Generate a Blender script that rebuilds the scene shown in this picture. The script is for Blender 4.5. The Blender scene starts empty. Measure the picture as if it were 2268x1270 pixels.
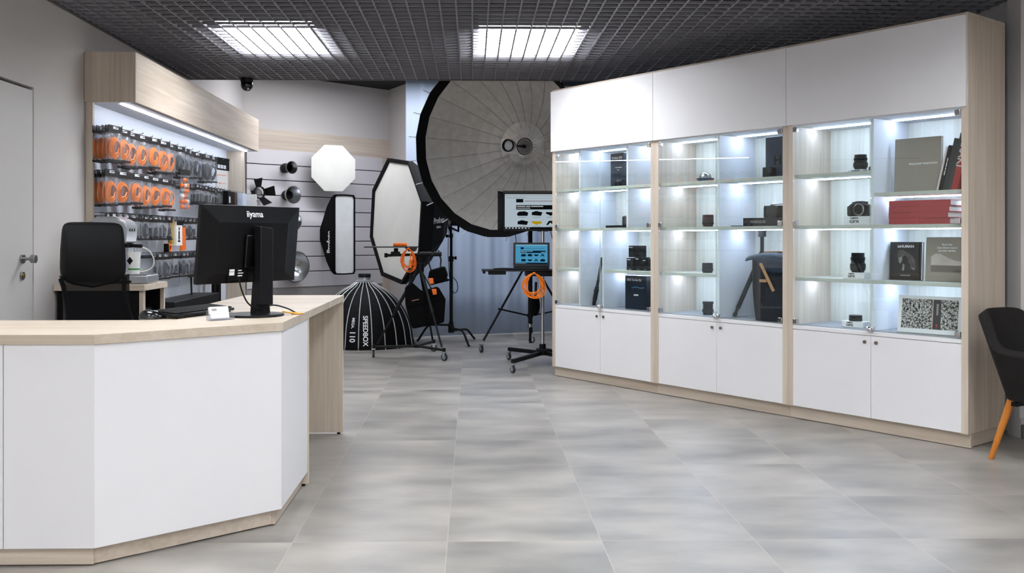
import bpy, bmesh, math, random
from mathutils import Vector, Matrix
random.seed(7)
S = bpy.context.scene
COL = S.collection
R = math.radians
# ------------------------------------------------------------------ camera
F, PX, PY, CH = 2050.0, 1087.0, 527.0, 1.2
YAW = math.atan(40 / F)
cam = bpy.data.cameras.new('camera'); co = bpy.data.objects.new('camera', cam); COL.objects.link(co)
cam.sensor_width = 36; cam.lens = F / 2268 * 36
cam.shift_x = (1134 - PX) / 2268; cam.shift_y = (PY - 635) / 2268
co.location = (0, 0, CH); co.rotation_euler = (R(90), 0, -YAW)
cam.clip_end = 60
S.camera = co
# ------------------------------------------------------------------ world, exposure, lights
S.view_settings.view_transform = 'Standard'
try: S.view_settings.look = 'None'
except Exception: pass
S.view_settings.gamma = 1
S.view_settings.use_curve_mapping = False
S.view_settings.exposure = -0.55
w = bpy.data.worlds.new('world'); S.world = w; w.use_nodes = True
w.node_tree.nodes['Background'].inputs[0].default_value = (.85, .9, 1, 1)
w.node_tree.nodes['Background'].inputs[1].default_value = 0.06
PANEL_E = 50.0      # ceiling luminaires
LED_E = 100.0        # shelf strips
CAN_E = 48.0        # strip under the canopy

def area(name, loc, rot, sx, sy, power, col=(1, 1, 1)):
    l = bpy.data.lights.new(name, 'AREA'); l.shape = 'RECTANGLE'; l.size = sx; l.size_y = sy
    l.energy = power; l.color = col
    o = bpy.data.objects.new(name, l); COL.objects.link(o); o.location = loc; o.rotation_euler = rot
    return o
# unseen area lamp added behind the camera for broad frontal light
area('frontal_fill_lamp', (0.4, -2.85, 1.5), (R(90), 0, 0), 5.6, 2.3, 70, (.93, .96, 1))

# daylight of the window behind the curtain
area('curtain_window_daylight', (.9, 12.82, 1.7), (R(-90), 0, 0), 3.6, 2.2, 75, (.82, .9, 1))

# ------------------------------------------------------------------ pixel helpers (turn a sight line into a point of the room)
fw = Vector((math.sin(YAW), math.cos(YAW), 0)); rt = Vector((math.cos(YAW), -math.sin(YAW), 0)); C0 = Vector((0, 0, CH))
def ray(x, y): return fw + rt * ((x - PX) / F) + Vector((0, 0, (PY - y) / F))
def g(x, y, z=0): d = ray(x, y); return C0 + d * ((z - CH) / d.z)
def pY(x, y, Y): d = ray(x, y); return C0 + d * (Y / d.y)
def plane(x, y, P, n): d = ray(x, y); return C0 + d * ((Vector(P) - C0).dot(n) / d.dot(n))

# ------------------------------------------------------------------ materials
def lin(h):
    h = h.lstrip('#'); v = [int(h[i:i + 2], 16) / 255 for i in (0, 2, 4)]
    return tuple(c / 12.92 if c <= .04045 else ((c + .055) / 1.055) ** 2.4 for c in v) + (1,)
MATS = {}
def mat(name, col, rough=.5, metal=0, var=.05, scale=30, bump=0, spec=.5, emit=0, trans=0, coat=0, stretch=(1, 1, 1), sheen=0):
    if name in MATS: return MATS[name]
    m = bpy.data.materials.new(name); m.use_nodes = True; nt = m.node_tree; n = nt.nodes; p = n['Principled BSDF']
    col = lin(col) if isinstance(col, str) else col
    p.inputs['Roughness'].default_value = rough; p.inputs['Metallic'].default_value = metal
    p.inputs['Specular IOR Level'].default_value = spec
    if coat: p.inputs['Coat Weight'].default_value = coat
    if sheen: p.inputs['Sheen Weight'].default_value = sheen
    tc = n.new('ShaderNodeTexCoord'); mp = n.new('ShaderNodeMapping'); mp.inputs['Scale'].default_value = stretch
    no = n.new('ShaderNodeTexNoise'); no.inputs['Scale'].default_value = scale; no.inputs['Detail'].default_value = 4
    cr = n.new('ShaderNodeValToRGB')
    cr.color_ramp.elements[0].position = .3; cr.color_ramp.elements[1].position = .7
    cr.color_ramp.elements[0].color = tuple(c * (1 - var) for c in col[:3]) + (1,)
    cr.color_ramp.elements[1].color = tuple(min(1, c * (1 + var)) for c in col[:3]) + (1,)
    L = nt.links.new
    L(tc.outputs['Object'], mp.inputs[0]); L(mp.outputs[0], no.inputs['Vector']); L(no.outputs[0], cr.inputs[0]); L(cr.outputs[0], p.inputs['Base Color'])
    if bump:
        b = n.new('ShaderNodeBump'); b.inputs['Strength'].default_value = bump; b.inputs['Distance'].default_value = .01
        L(no.outputs[0], b.inputs['Height']); L(b.outputs[0], p.inputs['Normal'])
    if emit:
        L(cr.outputs[0], p.inputs['Emission Color']); p.inputs['Emission Strength'].default_value = emit
    if trans:
        t = n.new('ShaderNodeBsdfTransparent'); mx = n.new('ShaderNodeMixShader'); mx.inputs[0].default_value = trans
        out = n['Material Output']; L(p.outputs[0], mx.inputs[1]); L(t.outputs[0], mx.inputs[2]); L(mx.outputs[0], out.inputs[0])
    MATS[name] = m; return m
def wood(name, c1, c2, axis='z', rough=.5):
    m = bpy.data.materials.new(name); m.use_nodes = True; nt = m.node_tree; n = nt.nodes; p = n['Principled BSDF']; L = nt.links.new
    tc = n.new('ShaderNodeTexCoord'); mp = n.new('ShaderNodeMapping')
    mp.inputs['Scale'].default_value = {'z': (26, 26, .9), 'x': (.9, 26, 26), 'y': (26, .9, 26)}[axis]
    a = n.new('ShaderNodeTexNoise'); a.inputs['Scale'].default_value = 1.6; a.inputs['Detail'].default_value = 6; a.inputs['Distortion'].default_value = .6
    mp2 = n.new('ShaderNodeMapping'); mp2.inputs['Scale'].default_value = {'z': (5, 5, .35), 'x': (.35, 5, 5), 'y': (5, .35, 5)}[axis]
    b = n.new('ShaderNodeTexNoise'); b.inputs['Scale'].default_value = 1.5; b.inputs['Detail'].default_value = 3
    ad = n.new('ShaderNodeMath'); ad.operation = 'ADD'; ml = n.new('ShaderNodeMath'); ml.operation = 'MULTIPLY'; ml.inputs[1].default_value = .5
    cr = n.new('ShaderNodeValToRGB'); cr.color_ramp.elements[0].position = .36; cr.color_ramp.elements[1].position = .64
    cr.color_ramp.elements[0].color = lin(c1); cr.color_ramp.elements[1].color = lin(c2)
    L(tc.outputs['Object'], mp.inputs[0]); L(tc.outputs['Object'], mp2.inputs[0]); L(mp.outputs[0], a.inputs['Vector']); L(mp2.outputs[0], b.inputs['Vector'])
    L(a.outputs[0], ad.inputs[0]); L(b.outputs[0], ad.inputs[1]); L(ad.outputs[0], ml.inputs[0]); L(ml.outputs[0], cr.inputs[0]); L(cr.outputs[0], p.inputs['Base Color'])
    p.inputs['Roughness'].default_value = rough
    return m
def emis(name, col, e):
    m = bpy.data.materials.new(name); m.use_nodes = True; nt = m.node_tree; nt.nodes.clear()
    em = nt.nodes.new('ShaderNodeEmission'); o = nt.nodes.new('ShaderNodeOutputMaterial')
    em.inputs[0].default_value = lin(col) if isinstance(col, str) else col; em.inputs[1].default_value = e
    nt.links.new(em.outputs[0], o.inputs[0]); return m
def glass(name, tint, refl=1.0, rough=0.0, haze=0):
    m = bpy.data.materials.new(name); m.use_nodes = True; nt = m.node_tree; n = nt.nodes; n.clear(); L = nt.links.new
    t = n.new('ShaderNodeBsdfTransparent'); t.inputs[0].default_value = lin(tint)
    gl = n.new('ShaderNodeBsdfGlossy'); gl.inputs['Roughness'].default_value = rough; gl.inputs[0].default_value = (refl, refl, refl, 1)
    lw = n.new('ShaderNodeLayerWeight'); lw.inputs[0].default_value = .5
    pw = n.new('ShaderNodeMath'); pw.operation = 'POWER'; pw.inputs[1].default_value = 5; L(lw.outputs['Facing'], pw.inputs[0])
    fr = n.new('ShaderNodeMapRange'); fr.inputs[3].default_value = .04; fr.inputs[4].default_value = 1.0; L(pw.outputs[0], fr.inputs[0])
    mx = n.new('ShaderNodeMixShader'); o = n.new('ShaderNodeOutputMaterial')
    L(fr.outputs[0], mx.inputs[0]); L(t.outputs[0], mx.inputs[1]); L(gl.outputs[0], mx.inputs[2])
    last = mx
    if haze:
        df = n.new('ShaderNodeBsdfDiffuse'); df.inputs[0].default_value = (.8, .8, .82, 1)
        m2 = n.new('ShaderNodeMixShader'); m2.inputs[0].default_value = haze
        L(mx.outputs[0], m2.inputs[1]); L(df.outputs[0], m2.inputs[2]); last = m2
    L(last.outputs[0], o.inputs[0]); return m

W_v = wood('oak_vertical', '#b6a695', '#d0c3b2', 'z'); W_x = wood('oak_along_x', '#b6a695', '#d0c3b2', 'x'); W_y = wood('oak_along_y', '#b6a695', '#d0c3b2', 'y')
W_in = wood('pale_ash_vertical', '#c2c2b6', '#dcdcd2', 'z', .55)
W_top = wood('oak_counter_top', '#b3a38f', '#cbbdab', 'x', .42)
M_white = mat('white_laminate', '#e2e0e1', .38, var=.012, scale=3)
M_inner = mat('white_board', '#d9dce2', .5, var=.012, scale=3)
M_shelf = mat('shelf_board', '#b9bcb2', .5, var=.03)
M_shelfgrey = mat('shelf_grey', '#8d9095', .5, var=.04)
M_wall = mat('painted_wall', '#c8c3bf', .75, var=.02, scale=1.5)
M_door = mat('door_paint', '#c6c2be', .55, var=.015, scale=2)
M_gap = mat('dark_gap', '#1a1817', .9)
M_grid = mat('ceiling_grid_grey', '#86848a', .45, var=.05, scale=5)
M_plenum = mat('black_plenum', '#0d0d0e', .9)
M_darkceil = mat('dark_ceiling', '#1b1a1b', .9)
M_black = mat('black_plastic', '#0d0d0f', .42, spec=.22, var=.15, scale=60)
M_black2 = mat('black_matte', '#080809', .7, spec=.15, var=.2, scale=80)
M_blackfab = mat('black_fabric', '#08080a', .85, spec=.1, var=.3, scale=200, bump=.25)
M_rubber = mat('dark_rubber', '#202224', .6)
M_steel = mat('steel', '#9a9a98', .28, 1, var=.08)
M_chrome = mat('chrome', '#d4d4d6', .12, 1, var=.03)
M_galv = mat('zinc', '#b9bdc2', .35, .9, var=.1)
M_orange = mat('orange_rubber', '#f07f04', .45, var=.1, scale=40)
M_orangeS = mat('orange_strong', '#ef6f12', .5, var=.08)
M_silver = mat('silver_plastic', '#9fa2a6', .3, .55, var=.04)
M_printw = mat('white_print', '#e8e8ea', .6, var=.02)
M_printg = mat('grey_print', '#8f8f91', .6, var=.02)
M_paper = mat('paper_white', '#e6e5e2', .7, var=.03)
M_led = emis('led_light', '#cfdfff', LED_E)
M_canled = emis('canopy_led_light', '#eaf1ff', CAN_E)
M_panel = emis('luminaire_diffuser', '#f6faff', PANEL_E)
M_fill = emis('hidden_fill_diffuser', '#f2f5ff', 36)
M_glass = glass('clear_glass', '#fbfefd')
M_glassedge = mat('glass_edge', '#a9b8ae', .2, var=.1)
M_bag = glass('clear_pouch', '#f8f9fb', 1.0, .2, haze=.06)
M_acryl = glass('clear_acrylic', '#f6f7fb', 1.0, .03, haze=.05)
M_diff = mat('white_diffuser_cloth', '#dddcd4', .85, var=.035, scale=4, bump=.35)
M_diff2 = mat('grey_diffuser_cloth', '#c3c5c3', .8, var=.05, scale=7, bump=.5)
M_slat = mat('white_slat', '#cfcbcd', .45, var=.012, scale=3)

# ------------------------------------------------------------------ mesh builder
class MB:
    def __init__(s): s.b = bmesh.new()
    def box(s, lo, hi, M=None):
        lo = Vector(lo); hi = Vector(hi); c = (lo + hi) / 2; d = hi - lo
        m = Matrix.Translation(c) @ Matrix.Diagonal((d.x, d.y, d.z, 1))
        if M is not None: m = M @ m
        bmesh.ops.create_cube(s.b, size=1, matrix=m); return s
    def cyl(s, a, b, r, r2=None, n=16, caps=True):
        a = Vector(a); b = Vector(b); d = b - a; L = d.length
        if L < 1e-6: return s
        q = d.to_track_quat('Z', 'Y').to_matrix().to_4x4()
        bmesh.ops.create_cone(s.b, cap_ends=caps, segments=n, radius1=r, radius2=r if r2 is None else r2, depth=L, matrix=Matrix.Translation((a + b) / 2) @ q); return s
    def sph(s, c, r, sc=(1, 1, 1), n=14, M=None):
        m = Matrix.Translation(c) @ Matrix.Diagonal((sc[0] * r, sc[1] * r, sc[2] * r, 1))
        if M is not None: m = M @ m
        bmesh.ops.create_uvsphere(s.b, u_segments=n, v_segments=max(6, n * 2 // 3), radius=1, matrix=m); return s
    def lathe(s, prof, n=24, M=None):
        M = M or Matrix(); rings = []
        for r, z in prof:
            if r < 1e-5: rings.append([s.b.verts.new(M @ Vector((0, 0, z)))])
            else: rings.append([s.b.verts.new(M @ Vector((r * math.cos(2 * math.pi * i / n), r * math.sin(2 * math.pi * i / n), z))) for i in range(n)])
        for A, B in zip(rings, rings[1:]):
            for i in range(n):
                j = (i + 1) % n
                a, a2 = (A[i], A[j]) if len(A) > 1 else (A[0], None); b_, b2 = (B[i], B[j]) if len(B) > 1 else (B[0], None)
                vs = [v for v in (a, a2, b2, b_) if v is not None]
                if len(vs) >= 3:
                    try: s.b.faces.new(vs)
                    except ValueError: pass
        return s
    def prism(s, poly, z0, z1, M=None):
        M = M or Matrix()
        a = [s.b.verts.new(M @ Vector((x, y, z0))) for x, y in poly]; b = [s.b.verts.new(M @ Vector((x, y, z1))) for x, y in poly]
        s.b.faces.new(a[::-1]); s.b.faces.new(b)
        for i in range(len(poly)):
            j = (i + 1) % len(poly); s.b.faces.new((a[i], a[j], b[j], b[i]))
        return s
    def face(s, pts):
        s.b.faces.new([s.b.verts.new(Vector(p)) for p in pts]); return s
    def tube(s, pts, r, n=8, closed=False, smooth=0, radii=None):
        pts = [Vector(p) for p in pts]
        for _ in range(smooth):
            q = []; m = len(pts)
            for i in range(m - (0 if closed else 1)):
                a, b = pts[i], pts[(i + 1) % m]; q += [a * .75 + b * .25, a * .25 + b * .75]
            if not closed: q = [pts[0]] + q + [pts[-1]]
            pts = q
        m = len(pts); rings = []; up = None
        for i in range(m):
            t = (pts[(i + 1) % m] - pts[i - 1]) if (closed or 0 < i < m - 1) else (pts[1] - pts[0] if i == 0 else pts[-1] - pts[-2])
            t.normalize()
            if up is None: up = t.orthogonal()
            up = (up - t * up.dot(t)); up = up.normalized() if up.length > 1e-6 else t.orthogonal().normalized()
            sd = t.cross(up); rr = radii[min(i * len(radii) // m, len(radii) - 1)] if radii else r
            rings.append([s.b.verts.new(pts[i] + (up * math.cos(2 * math.pi * k / n) + sd * math.sin(2 * math.pi * k / n)) * rr) for k in range(n)])
        for i in range(m if closed else m - 1):
            A, B = rings[i], rings[(i + 1) % m]
            off = 0
            if closed and i == m - 1:
                off = min(range(n), key=lambda o: (A[0].co - B[o].co).length)
            for k in range(n):
                s.b.faces.new((A[k], A[(k + 1) % n], B[(k + 1 + off) % n], B[(k + off) % n]))
        if not closed:
            s.b.faces.new(rings[0][::-1]); s.b.faces.new(rings[-1])
        return s
    def grid(s, fn, nu, nv, thick=0, closed_u=False):
        V = [[s.b.verts.new(Vector(fn(i / nu, j / nv))) for j in range(nv + 1)] for i in range(nu if closed_u else nu + 1)]
        for i in range(nu):
            for j in range(nv):
                i2 = (i + 1) % len(V)
                s.b.faces.new((V[i][j], V[i2][j], V[i2][j + 1], V[i][j + 1]))
        return s
    def build(s, name, m, parent=None, bevel=0, smooth=True, loc=None, rot=None, label=None, solid=0, sub=0, kind=None, seg=2):
        bmesh.ops.recalc_face_normals(s.b, faces=s.b.faces)
        me = bpy.data.meshes.new(name); s.b.to_mesh(me); s.b.free(); me.materials.append(m)
        if smooth:
            for p in me.polygons: p.use_smooth = True
            try: me.set_sharp_from_angle(angle=R(35))
            except Exception: pass
        o = bpy.data.objects.new(name, me); COL.objects.link(o)
        if parent is not None: o.parent = parent
        if loc is not None: o.location = loc
        if rot is not None: o.rotation_euler = rot
        if solid: md = o.modifiers.new('solid', 'SOLIDIFY'); md.thickness = solid; md.offset = 0
        if bevel: md = o.modifiers.new('bevel', 'BEVEL'); md.width = bevel; md.segments = seg; md.limit_method = 'ANGLE'; md.angle_limit = R(40)
        if sub: md = o.modifiers.new('sub', 'SUBSURF'); md.levels = sub; md.render_levels = sub
        if label: o['label'] = label
        if kind: o['kind'] = kind
        return o
def box(lo, hi, M=None): return MB().box(lo, hi, M)
def thing(name, label, cat, loc=(0, 0, 0), rz=0, group=None, rot=None):
    o = bpy.data.objects.new(name, None); COL.objects.link(o); o.location = loc; o.rotation_euler = rot or (0, 0, rz)
    o.empty_display_size = .1
    o['label'] = label; o['category'] = cat
    if group: o['group'] = group
    return o
def tag(o, label, cat, group=None):
    o['label'] = label; o['category'] = cat
    if group: o['group'] = group
    return o
def struct(o): o['kind'] = 'structure'; return o
def dup(root, loc, rot, label, group=None):
    def cp(o, par):
        c = o.copy(); COL.objects.link(c)
        if par is not None: c.parent = par
        for ch in [x for x in bpy.data.objects if x.parent == o]: cp(ch, c)
        return c
    c = cp(root, None); c.location = loc; c.rotation_euler = rot; c['label'] = label
    if group: c['group'] = group
    return c
def frame(origin, x, y):      # matrix whose local x, y axes follow the given directions
    x = Vector(x).normalized(); y = Vector(y); z = x.cross(y).normalized(); y = z.cross(x)
    m = Matrix((x, y, z)).transposed().to_4x4(); m.translation = Vector(origin); return m
def text(s, size, m, parent, M, name='lettering', align='CENTER', bold=0, sx=1.0, depth=.0006, label=None):
    cu = bpy.data.curves.new('t', 'FONT'); cu.body = s; cu.size = size; cu.align_x = align; cu.align_y = 'CENTER'; cu.extrude = depth; cu.offset = bold
    t = bpy.data.objects.new('t', cu); COL.objects.link(t)
    bpy.context.view_layer.update()
    me = bpy.data.meshes.new_from_object(t.evaluated_get(bpy.context.evaluated_depsgraph_get()))
    bpy.data.objects.remove(t); bpy.data.curves.remove(cu)
    me.transform(M @ Matrix.Diagonal((sx, 1, 1, 1))); me.materials.clear(); me.materials.append(m)
    o = bpy.data.objects.new(name, me); COL.objects.link(o); o.parent = parent
    if label: o['label'] = label
    return o
FR = lambda x, y, z: frame((x, y, z), (1, 0, 0), (0, 0, 1))   # text upright, facing local -y

# ================================================================== ROOM
GZ = 2.67; WL = -2.63; WA = Vector((-2.63, 10.70, 0)); WB = Vector((-1.1, 12.11, 0)); WD = (WB - WA).normalized(); WN = Vector((WD.y, -WD.x, 0))
# floor tiles
def floor_mat():
    m = bpy.data.materials.new('concrete_tiles'); m.use_nodes = True; nt = m.node_tree; n = nt.nodes; p = n['Principled BSDF']; L = nt.links.new
    tc = n.new('ShaderNodeTexCoord'); mp = n.new('ShaderNodeMapping'); T = .609
    mp.inputs['Location'].default_value = (.0998 / T, -3.655 / T, .5); mp.inputs['Scale'].default_value = (1 / T, 1 / T, 0)
    L(tc.outputs['Object'], mp.inputs[0])
    fl = n.new('ShaderNodeVectorMath'); fl.operation = 'FLOOR'; L(mp.outputs[0], fl.inputs[0])
    fr = n.new('ShaderNodeVectorMath'); fr.operation = 'FRACTION'; L(mp.outputs[0], fr.inputs[0])
    sep = n.new('ShaderNodeSeparateXYZ'); L(fr.outputs[0], sep.inputs[0])
    def grout(o):
        a = n.new('ShaderNodeMath'); a.operation = 'SUBTRACT'; a.inputs[1].default_value = .5; L(o, a.inputs[0])
        b = n.new('ShaderNodeMath'); b.operation = 'ABSOLUTE'; L(a.outputs[0], b.inputs[0])
        c = n.new('ShaderNodeMath'); c.operation = 'GREATER_THAN'; c.inputs[1].default_value = .4974; L(b.outputs[0], c.inputs[0]); return c
    gx, gy = grout(sep.outputs[0]), grout(sep.outputs[1])
    mxg = n.new('ShaderNodeMath'); mxg.operation = 'MAXIMUM'; L(gx.outputs[0], mxg.inputs[0]); L(gy.outputs[0], mxg.inputs[1])
    wn = n.new('ShaderNodeTexWhiteNoise'); wn.noise_dimensions = '3D'; L(fl.outputs[0], wn.inputs['Vector'])
    off = n.new('ShaderNodeVectorMath'); off.operation = 'SCALE'; off.inputs['Scale'].default_value = 9; L(wn.outputs['Color'], off.inputs[0])
    add = n.new('ShaderNodeVectorMath'); add.operation = 'ADD'; L(mp.outputs[0], add.inputs[0]); L(off.outputs[0], add.inputs[1])
    m2 = n.new('ShaderNodeMapping'); m2.inputs['Scale'].default_value = (.9, 1.7, 1); L(add.outputs[0], m2.inputs[0])
    n1 = n.new('ShaderNodeTexNoise'); n1.inputs['Scale'].default_value = 1.2; n1.inputs['Detail'].default_value = 5; n1.inputs['Roughness'].default_value = .5; L(m2.outputs[0], n1.inputs['Vector'])
    cr = n.new('ShaderNodeValToRGB'); cr.color_ramp.elements[0].position = .28; cr.color_ramp.elements[1].position = .72
    cr.color_ramp.elements[0].color = lin('#706d69'); cr.color_ramp.elements[1].color = lin('#a49e96'); L(n1.outputs[0], cr.inputs[0])
    hv = n.new('ShaderNodeHueSaturation'); mr = n.new('ShaderNodeMapRange'); mr.inputs[3].default_value = .95; mr.inputs[4].default_value = 1.05
    L(wn.outputs['Value'], mr.inputs[0]); L(mr.outputs[0], hv.inputs['Value']); L(cr.outputs[0], hv.inputs['Color'])
    mx = n.new('ShaderNodeMix'); mx.data_type = 'RGBA'; L(mxg.outputs[0], mx.inputs[0]); L(hv.outputs[0], mx.inputs[6]); mx.inputs[7].default_value = lin('#a59a8b')
    L(mx.outputs[2], p.inputs['Base Color'])
    rr = n.new('ShaderNodeMapRange'); rr.inputs[3].default_value = .29; rr.inputs[4].default_value = .40; L(n1.outputs[0], rr.inputs[0]); L(rr.outputs[0], p.inputs['Roughness'])
    bp = n.new('ShaderNodeBump'); bp.inputs['Strength'].default_value = .25; bp.inputs['Distance'].default_value = .001; bp.invert = True
    L(mxg.outputs[0], bp.inputs['Height']); L(bp.outputs[0], p.inputs['Normal'])
    return m
struct(box((-2.75, -3.0, -.05), (4.4, 13.2, 0)).build('floor', floor_mat(), smooth=False))
# left wall with a flush door leaf in an opening
o = struct(MB().box((WL - .12, -3, 0), (WL, 4.55, 3.15)).box((WL - .12, 5.60, 0), (WL, 10.9, 3.15)).box((WL - .12, 4.55, 2.1), (WL, 5.60, 3.15)).build('wall_left', M_wall, smooth=False))
d = struct(box((WL - .05, 4.557, .006), (WL - .004, 5.594, 2.082)).build('door_1', M_door, bevel=.002))
box((WL - .10, 4.551, 0), (WL - .055, 5.599, 2.099)).build('door_stop', M_gap, d, smooth=False)
kz = 1.2 - (573 - PY) * 5.5 / F
hb = MB(); hx = WL - .004
hb.cyl((hx, 5.46, kz), (hx + .012, 5.46, kz), .027, n=28).cyl((hx, 5.46, kz), (hx + .075, 5.46, kz), .009).cyl((hx + .055, 5.46, kz), (hx + .082, 5.46, kz), .025, n=28)
h = hb.build('door_knob', M_steel, d, bevel=.002, label='round brushed steel door knob')
lk = MB().cyl((hx, 5.46, kz - .098), (hx + .01, 5.46, kz - .098), .025, n=28).build('lock_rosette', M_steel, d, bevel=.002)
MB().cyl((hx + .01, 5.46, kz - .098), (hx + .016, 5.46, kz - .098), .011).build('lock_cylinder', mat('brass', '#a5893f', .3, 1), lk)
# angled back wall, its return and the curtain zone
def wallseg(name, a, b, z0, z1, t=.1, m=M_wall):
    a = Vector(a); b = Vector(b); dd = (b - a).normalized(); nn = Vector((-dd.y, dd.x, 0))
    P = [(a.x, a.y), (b.x, b.y), (b.x + nn.x * t, b.y + nn.y * t), (a.x + nn.x * t, a.y + nn.y * t)]
    return struct(MB().prism(P, z0, z1).build(name, m, smooth=False))
wallseg('wall_back', WA, WB, 0, 3.15)
wallseg('wall_return', WB, (-.70, 11.35, 0), 0, 3.15)
wallseg('wall_far', (-1.2, 12.9, 0), (4.3, 12.9, 0), 0, 3.15)
LC = Vector((.69, 8.02, 0)); RC = Vector((2.80, 5.18, 0)); CE = (RC - LC).normalized(); CN = Vector((-CE.y, CE.x, 0)); CRZ = math.atan2(CE.y, CE.x)
struct(box((3.33, 5.60, 0), (3.43, 12.9, 3.15)).build('wall_right', M_wall, smooth=False))
struct(box((3.27, 5.46, 0), (4.4, 5.60, 3.15)).build('wall_pillar', M_wall, smooth=False))
struct(box((3.27, 5.445, 0), (4.3, 5.46, .085)).build('baseboard_right', mat('grey_baseboard', '#5a5654', .5), bevel=.002))
struct(box((4.3, -3, 0), (4.4, 5.46, 3.15)).build('wall_side', M_wall, smooth=False))
struct(box((-2.75, -3.1, 0), (4.4, -3.0, 3.15)).build('wall_front', mat('front_wall', '#c9c7c4', .7), smooth=False))
struct(box((-2.75, -3, 3.13), (4.4, 13.2, 3.2)).build('ceiling', M_darkceil, smooth=False))
# open-cell ceiling : blades every 0.1 m
gr = MB(); GY = 8.62; x = WL + .05; bt = .004; bh = .019
while x < 4.28:
    gy_ = GY if x < 3.3 else 5.46
    gr.box((x - bt / 2, -2.98, GZ + .003), (x + bt / 2, gy_, GZ + bh)).box((x - .0055, -2.98, GZ), (x + .0055, gy_, GZ + .003)); x += .1031
y = GY - .05
while y > -2.95:
    gx_ = 3.32 if y > 5.46 else 4.28
    gr.box((WL + .01, y - bt / 2, GZ + .003), (gx_, y + bt / 2, GZ + bh)).box((WL + .01, y - .0055, GZ), (gx_, y + .0055, GZ + .0031)); y -= .1031
struct(gr.build('ceiling_grid', M_grid, smooth=False))
struct(MB().box((WL + .002, -2.98, GZ - .004), (WL + .022, GY + .02, GZ + .04)).box((WL + .022, GY, GZ - .004), (3.32, GY + .02, GZ + .04)).build('trim_1', mat('grid_edge_trim', '#5d5b5c', .5), smooth=False))
# black plenum skirt above the edge of the grid
struct(box((WL + .002, GY + .02, GZ + .04), (3.32, GY + .05, 3.13)).build('trim_2', M_darkceil, smooth=False))
struct(box((WL + .03, -2.97, GZ + .30), (3.26, GY - .01, GZ + .33)).build('ceiling_void', M_plenum, smooth=False))
# luminaires laid into the grid
def luminaire(x0, x1, y0, y1, label, vis=True):
    t = thing('ceiling_luminaire', label, 'ceiling light', ((x0 + x1) / 2, (y0 + y1) / 2, GZ + bh), group='square luminaires in the grid ceiling')
    hx, hy = (x1 - x0) / 2, (y1 - y0) / 2
    box((-hx, -hy, .024), (hx, hy, .030)).build('diffuser', M_panel, t, smooth=False)
    MB().box((-hx - .01, -hy - .01, .0305), (hx + .01, hy + .01, .09)).build('housing', mat('luminaire_housing', '#8a8c8e', .4), t, smooth=False)
luminaire(-1.80, -1.14, 6.50, 7.40, 'bright ceiling luminaire behind the grid, left one of the two in view')
luminaire(.05, .77, 6.55, 7.44, 'bright ceiling luminaire behind the grid, right one of the two in view')
for yy in (3.6, .9, -1.6):
    for xx in (-1.45, .4, 2.4):
        if yy == 3.6 and xx == 99: continue
        luminaire(xx - .33, xx + .33, yy - .45, yy + .45, 'ceiling luminaire above the front part of the shop')
# unseen luminaires added to light the back zone, hidden behind the grid edge
for lx, ly, lb in ((-1.35, 10.1, 'left unseen luminaire added above the photo corner'), (.1, 10.65, 'right unseen luminaire added above the photo corner')):
    t = thing('hidden_fill_luminaire', lb, 'ceiling light', (lx, ly, 3.13), R(20))
    box((-.7, -.25, -.05), (.7, .25, -.001)).build('housing', M_white, t)
    box((-.67, -.22, -.056), (.67, .22, -.051)).build('diffuser', M_fill, t, smooth=False)
# dome camera
t = thing('dome_camera', 'black dome security camera under the ceiling grid edge', 'security camera', (-2.08, 8.57, GZ))
MB().lathe([(0, 0), (.058, 0), (.058, -.03), (.052, -.045)], 28).build('mount', M_black, t)
MB().lathe([(.054, -.04), (.057, -.06), (.052, -.085), (.038, -.105), (.02, -.117), (0, -.12)], 28).build('dome', mat('dome_black', '#070708', .12, coat=.5), t)
MB().sph((.018, -.03, -.10), .013).build('lens', M_chrome, t)
# curtain
def curt(name, a, b, z1, folds, amp, mm):
    a = Vector(a); b = Vector(b); dd = (b - a); nn = Vector((-dd.y, dd.x, 0)).normalized()
    def fn(u, v):
        ph = u * folds * 2 * math.pi
        q = a + dd * u + nn * (amp * math.sin(ph + .6 * math.sin(3 * u)) * (.6 + .4 * v) + .3 * amp * math.sin(ph * 2.3 + 1))
        return (q.x, q.y, .012 + v * (z1 - .012))
    return MB().grid(fn, int(folds * 14), 6).build(name, mm, solid=.003)
M_curt = mat('curtain_cloth', '#c8d3e2', .8, var=.06, scale=.8, stretch=(1, 1, .3))
nt_ = M_curt.node_tree; tr_ = nt_.nodes.new('ShaderNodeBsdfTranslucent'); tr_.inputs[0].default_value = lin('#c8d3e2'); mx_ = nt_.nodes.new('ShaderNodeMixShader'); mx_.inputs[0].default_value = .45
nt_.links.new(nt_.nodes['Principled BSDF'].outputs[0], mx_.inputs[1]); nt_.links.new(tr_.outputs[0], mx_.inputs[2]); nt_.links.new(mx_.outputs[0], nt_.nodes['Material Output'].inputs[0])
c = curt('curtain', (-.80, 11.10, 0), (3.25, 12.5, 0), 3.1, 15, .014, M_curt)
tag(c, 'long blue grey floor length curtain behind the photo equipment', 'curtain')
# outlet
t = thing('wall_socket', 'white wall power socket low on the wall behind the armchair', 'socket', (3.30, 5.46, .165))
box((-.04, -.012, -.04), (.04, 0, .04)).build('plate', M_white, t, bevel=.003)
MB().lathe([(.026, -.013), (.028, -.02), (.024, -.02), (.022, -.0135), (0, -.0135)], 24, Matrix.Rotation(R(90), 4, 'X') @ Matrix.Rotation(R(180), 4, 'X')).build('socket_ring', M_galv, t, loc=(0, -.028, 0))

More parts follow.
